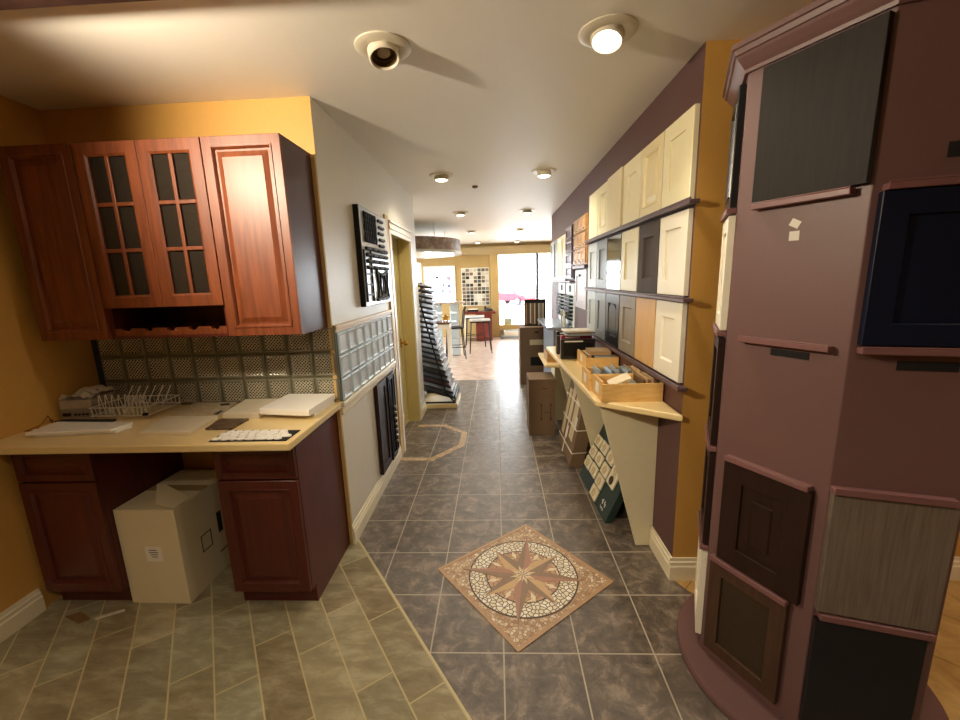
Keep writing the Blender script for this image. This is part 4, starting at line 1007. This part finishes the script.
MB().box(-.14, .14, -.12, .12, 0, .05).build('tray', black_metal, pp, bevel=.004); MB().box(-.12, .13, -.11, .11, .05, .06).build('papers', paper, pp)
pt = thing('window_planter', 'pale stone planter box on the floor below the shop window', 'planter', (.6, 11.05, 0))
m = MB(); m.box(-.5, .45, -.13, .13, .0005, .06); m.build('plinth', tmat['grey'], pt, bevel=.004)
MB().box(-.42, .42, -.1, .1, .06, .2).build('trough', white_trim, pt, bevel=.006)
m = MB(); m.box(-.38, .38, -.07, .07, .2, .215); m.build('gravel', tmat['grey'], pt)
sg = thing('window_sign', 'pale green framed card standing on the shop window sill', 'sign', (.3, 11.4, .3302))
MB().box(-.1, .1, 0, .012, 0, .17).build('card', paint('pale_green_card', '#b8c6b4', .4), sg); MB().box(-.06, .06, .012, .05, 0, .01).build('foot', steel, sg)

# ------------------------------------------------------------------ street
struct('pavement', MB().box(-30, -4.22, -10, 80, -.95, -.75).box(-4.22, 30, 11.62, 80, -.95, -.75), paint('pale_asphalt', '#b9b7b2', .9, .1, 3))
carr = paint('red_car_paint', '#b40f26', .25, .03); tyre = paint('tyre_rubber', '#2a2c33', .7); cgl = paint('car_glass', '#5d7480', .05)
def car(label, loc, rz, body):
    c = thing('car', label, 'car', loc, rz)
    side = [(-2.1, .35), (-2.15, .6), (-2.0, .82), (-1.2, .92), (-.7, 1.38), (.6, 1.42), (1.25, .98), (1.95, .85), (2.12, .62), (2.1, .35)]
    def ext(p, w0, nm, mt, par):
        n = len(p); m = MB(); m.add([(x, -w0, z) for x, z in p] + [(x, w0, z) for x, z in p], [tuple(range(n)), tuple(range(2 * n - 1, n - 1, -1))] + [((i + 1) % n, i, n + i, n + (i + 1) % n) for i in range(n)])
        return m.build(nm, mt, par, bevel=.06, seg=3)
    ext(side, .85, 'body', body, c)
    gl = [(-1.02, .98), (-.62, 1.32), (.55, 1.35), (1.05, 1.0)]
    ext(gl, .865, 'side_glass', cgl, c)
    for x in (-1.35, 1.35):
        for y in (-.84, .84):
            m = MB(); m.M = Matrix.Translation((x, y, .33)) @ Matrix.Rotation(PI / 2, 4, 'X'); m.lathe([(.2, -.1), (.33, -.1), (.33, .1), (.2, .1)], 24); wv = m.build('wheel', tyre, c)
            m = MB(); m.M = Matrix.Translation((x, y * 1.02, .33)) @ Matrix.Rotation(PI / 2, 4, 'X'); m.lathe([(.05, -.11), (.2, -.1), (.2, .1), (.05, .11)], 20); m.build('hub', steel, wv)
    return c
car('red car parked across the street outside the shop window', (1.45, 38.0, -.75), R(137), carr)
car('pale silver car farther back behind the red one', (4.6, 60.0, -.75), R(185), paint('silver_car_paint', '#aeb9be', .2))

# ------------------------------------------------------------------ camera
f_px, yaw, pitch, roll = 412.7046, -.04426084, .19340078, -.03184775
fwd = Vector((math.sin(yaw) * math.cos(pitch), math.cos(yaw) * math.cos(pitch), -math.sin(pitch)))
rgt = Vector((math.cos(yaw), -math.sin(yaw), 0)); up = rgt.cross(fwd)
r2 = rgt * math.cos(roll) + up * math.sin(roll); u2 = up * math.cos(roll) - rgt * math.sin(roll)
cam = bpy.data.cameras.new('camera'); co = bpy.data.objects.new('camera', cam); C.objects.link(co)
cam.sensor_fit = 'HORIZONTAL'; cam.sensor_width = 36; cam.lens = f_px / 960 * 36; cam.clip_start = .05
co.matrix_world = Matrix(((r2.x, u2.x, -fwd.x, 0), (r2.y, u2.y, -fwd.y, 0), (r2.z, u2.z, -fwd.z, 1.58), (0, 0, 0, 1)))
bpy.context.scene.camera = co

# ------------------------------------------------------------------ light
W = bpy.data.worlds.new('sky'); bpy.context.scene.world = W; W.use_nodes = True
bg = W.node_tree.nodes['Background']; bg.inputs[0].default_value = (.86, .94, 1.0, 1); bg.inputs[1].default_value = 15.0
def spot(x, y, e, col=(1, .80, .55), size=150, z=CH - .07, r=.05, rx=0, ry=0, blend=.9):
    l = bpy.data.lights.new('lamp_spot', 'SPOT'); l.energy = e; l.color = col; l.spot_size = R(size); l.spot_blend = blend; l.shadow_soft_size = r
    o = bpy.data.objects.new('lamp_spot', l); C.objects.link(o); o.location = (x, y, z); o.rotation_euler = (rx, ry, 0); return o
WARM = (1, .87, .68)
spot(.45, 1.83, 38, WARM, rx=R(-14), ry=R(14))
for x, y in ((-.47, 3.95), (.45, 3.96), (-.48, 6.06), (.456, 6.1)): spot(x, y, 34, WARM)
for x, y in ((-.46, 8.4), (.487, 8.37), (-.43, 10.7), (.55, 10.8)): spot(x, y, 16, WARM)
for x, y, e in ((-.5, -.3, 40), (.46, -.3, 22), (2.3, .7, 50), (-1.5, -.8, 25)): spot(x, y, e, WARM)  # out-of-view spots without fixtures; first two follow the ceiling grid, last is added fill
# adjustable track spotlight over the alcove, aimed at the right half of the cabinets
SX, SY, SZ = -1.63, .85, 2.26
aim = Vector((1.15, 1.0, -.1)).normalized()
sp_ = bpy.data.lights.new('track_spot', 'SPOT'); sp_.energy = 165; sp_.color = (1, .84, .62); sp_.spot_size = R(130); sp_.spot_blend = 1.0; sp_.shadow_soft_size = .045
so = bpy.data.objects.new('track_spot', sp_); C.objects.link(so); so.location = Vector((SX, SY, SZ)) + aim * .02; so.rotation_euler = (-aim).to_track_quat('Z', 'Y').to_euler()
tl = thing('track_spotlight', 'black adjustable track spotlight hanging from the ceiling over the alcove', 'spotlight', (SX, SY, SZ))
m = MB(); m.M = (-aim).to_track_quat('Z', 'Y').to_matrix().to_4x4()
m.lathe([(.02, .15), (.05, .13), (.055, .0), (.05, .0), (.045, .12), (.01, .13)], 24, cap0=True); m.build('head', black_metal, tl, smooth=True)
m = MB(); m.cyl(tuple(-aim * .08), (-aim.x * .08, -aim.y * .08, CH - SZ - .02), .008, 8); m.lathe([(.04, CH - SZ - .02), (.04, CH - SZ - .0005)], 20, (-aim.x * .08, -aim.y * .08, 0)); m.build('stem', black_metal, tl)
def portal(x, y, z, w, h, rx, rz=0):
    pl = bpy.data.lights.new('window_portal', 'AREA'); pl.shape = 'RECTANGLE'; pl.size = w; pl.size_y = h; pl.cycles.is_portal = True
    po = bpy.data.objects.new('window_portal', pl); C.objects.link(po); po.location = (x, y, z); po.rotation_euler = (R(rx), 0, R(rz))
portal(2.08, 11.7, 1.27, 4.0, 1.85, -90); portal(-1.55, 11.65, 1.45, .8, .95, -90); portal(-4.25, 8.6, 1.28, 4.8, 1.85, -90, 90)
vs = bpy.context.scene.view_settings
vs.view_transform = 'Standard'; vs.look = 'None'; vs.exposure = 0.2; vs.gamma = 1.0; vs.use_curve_mapping = False
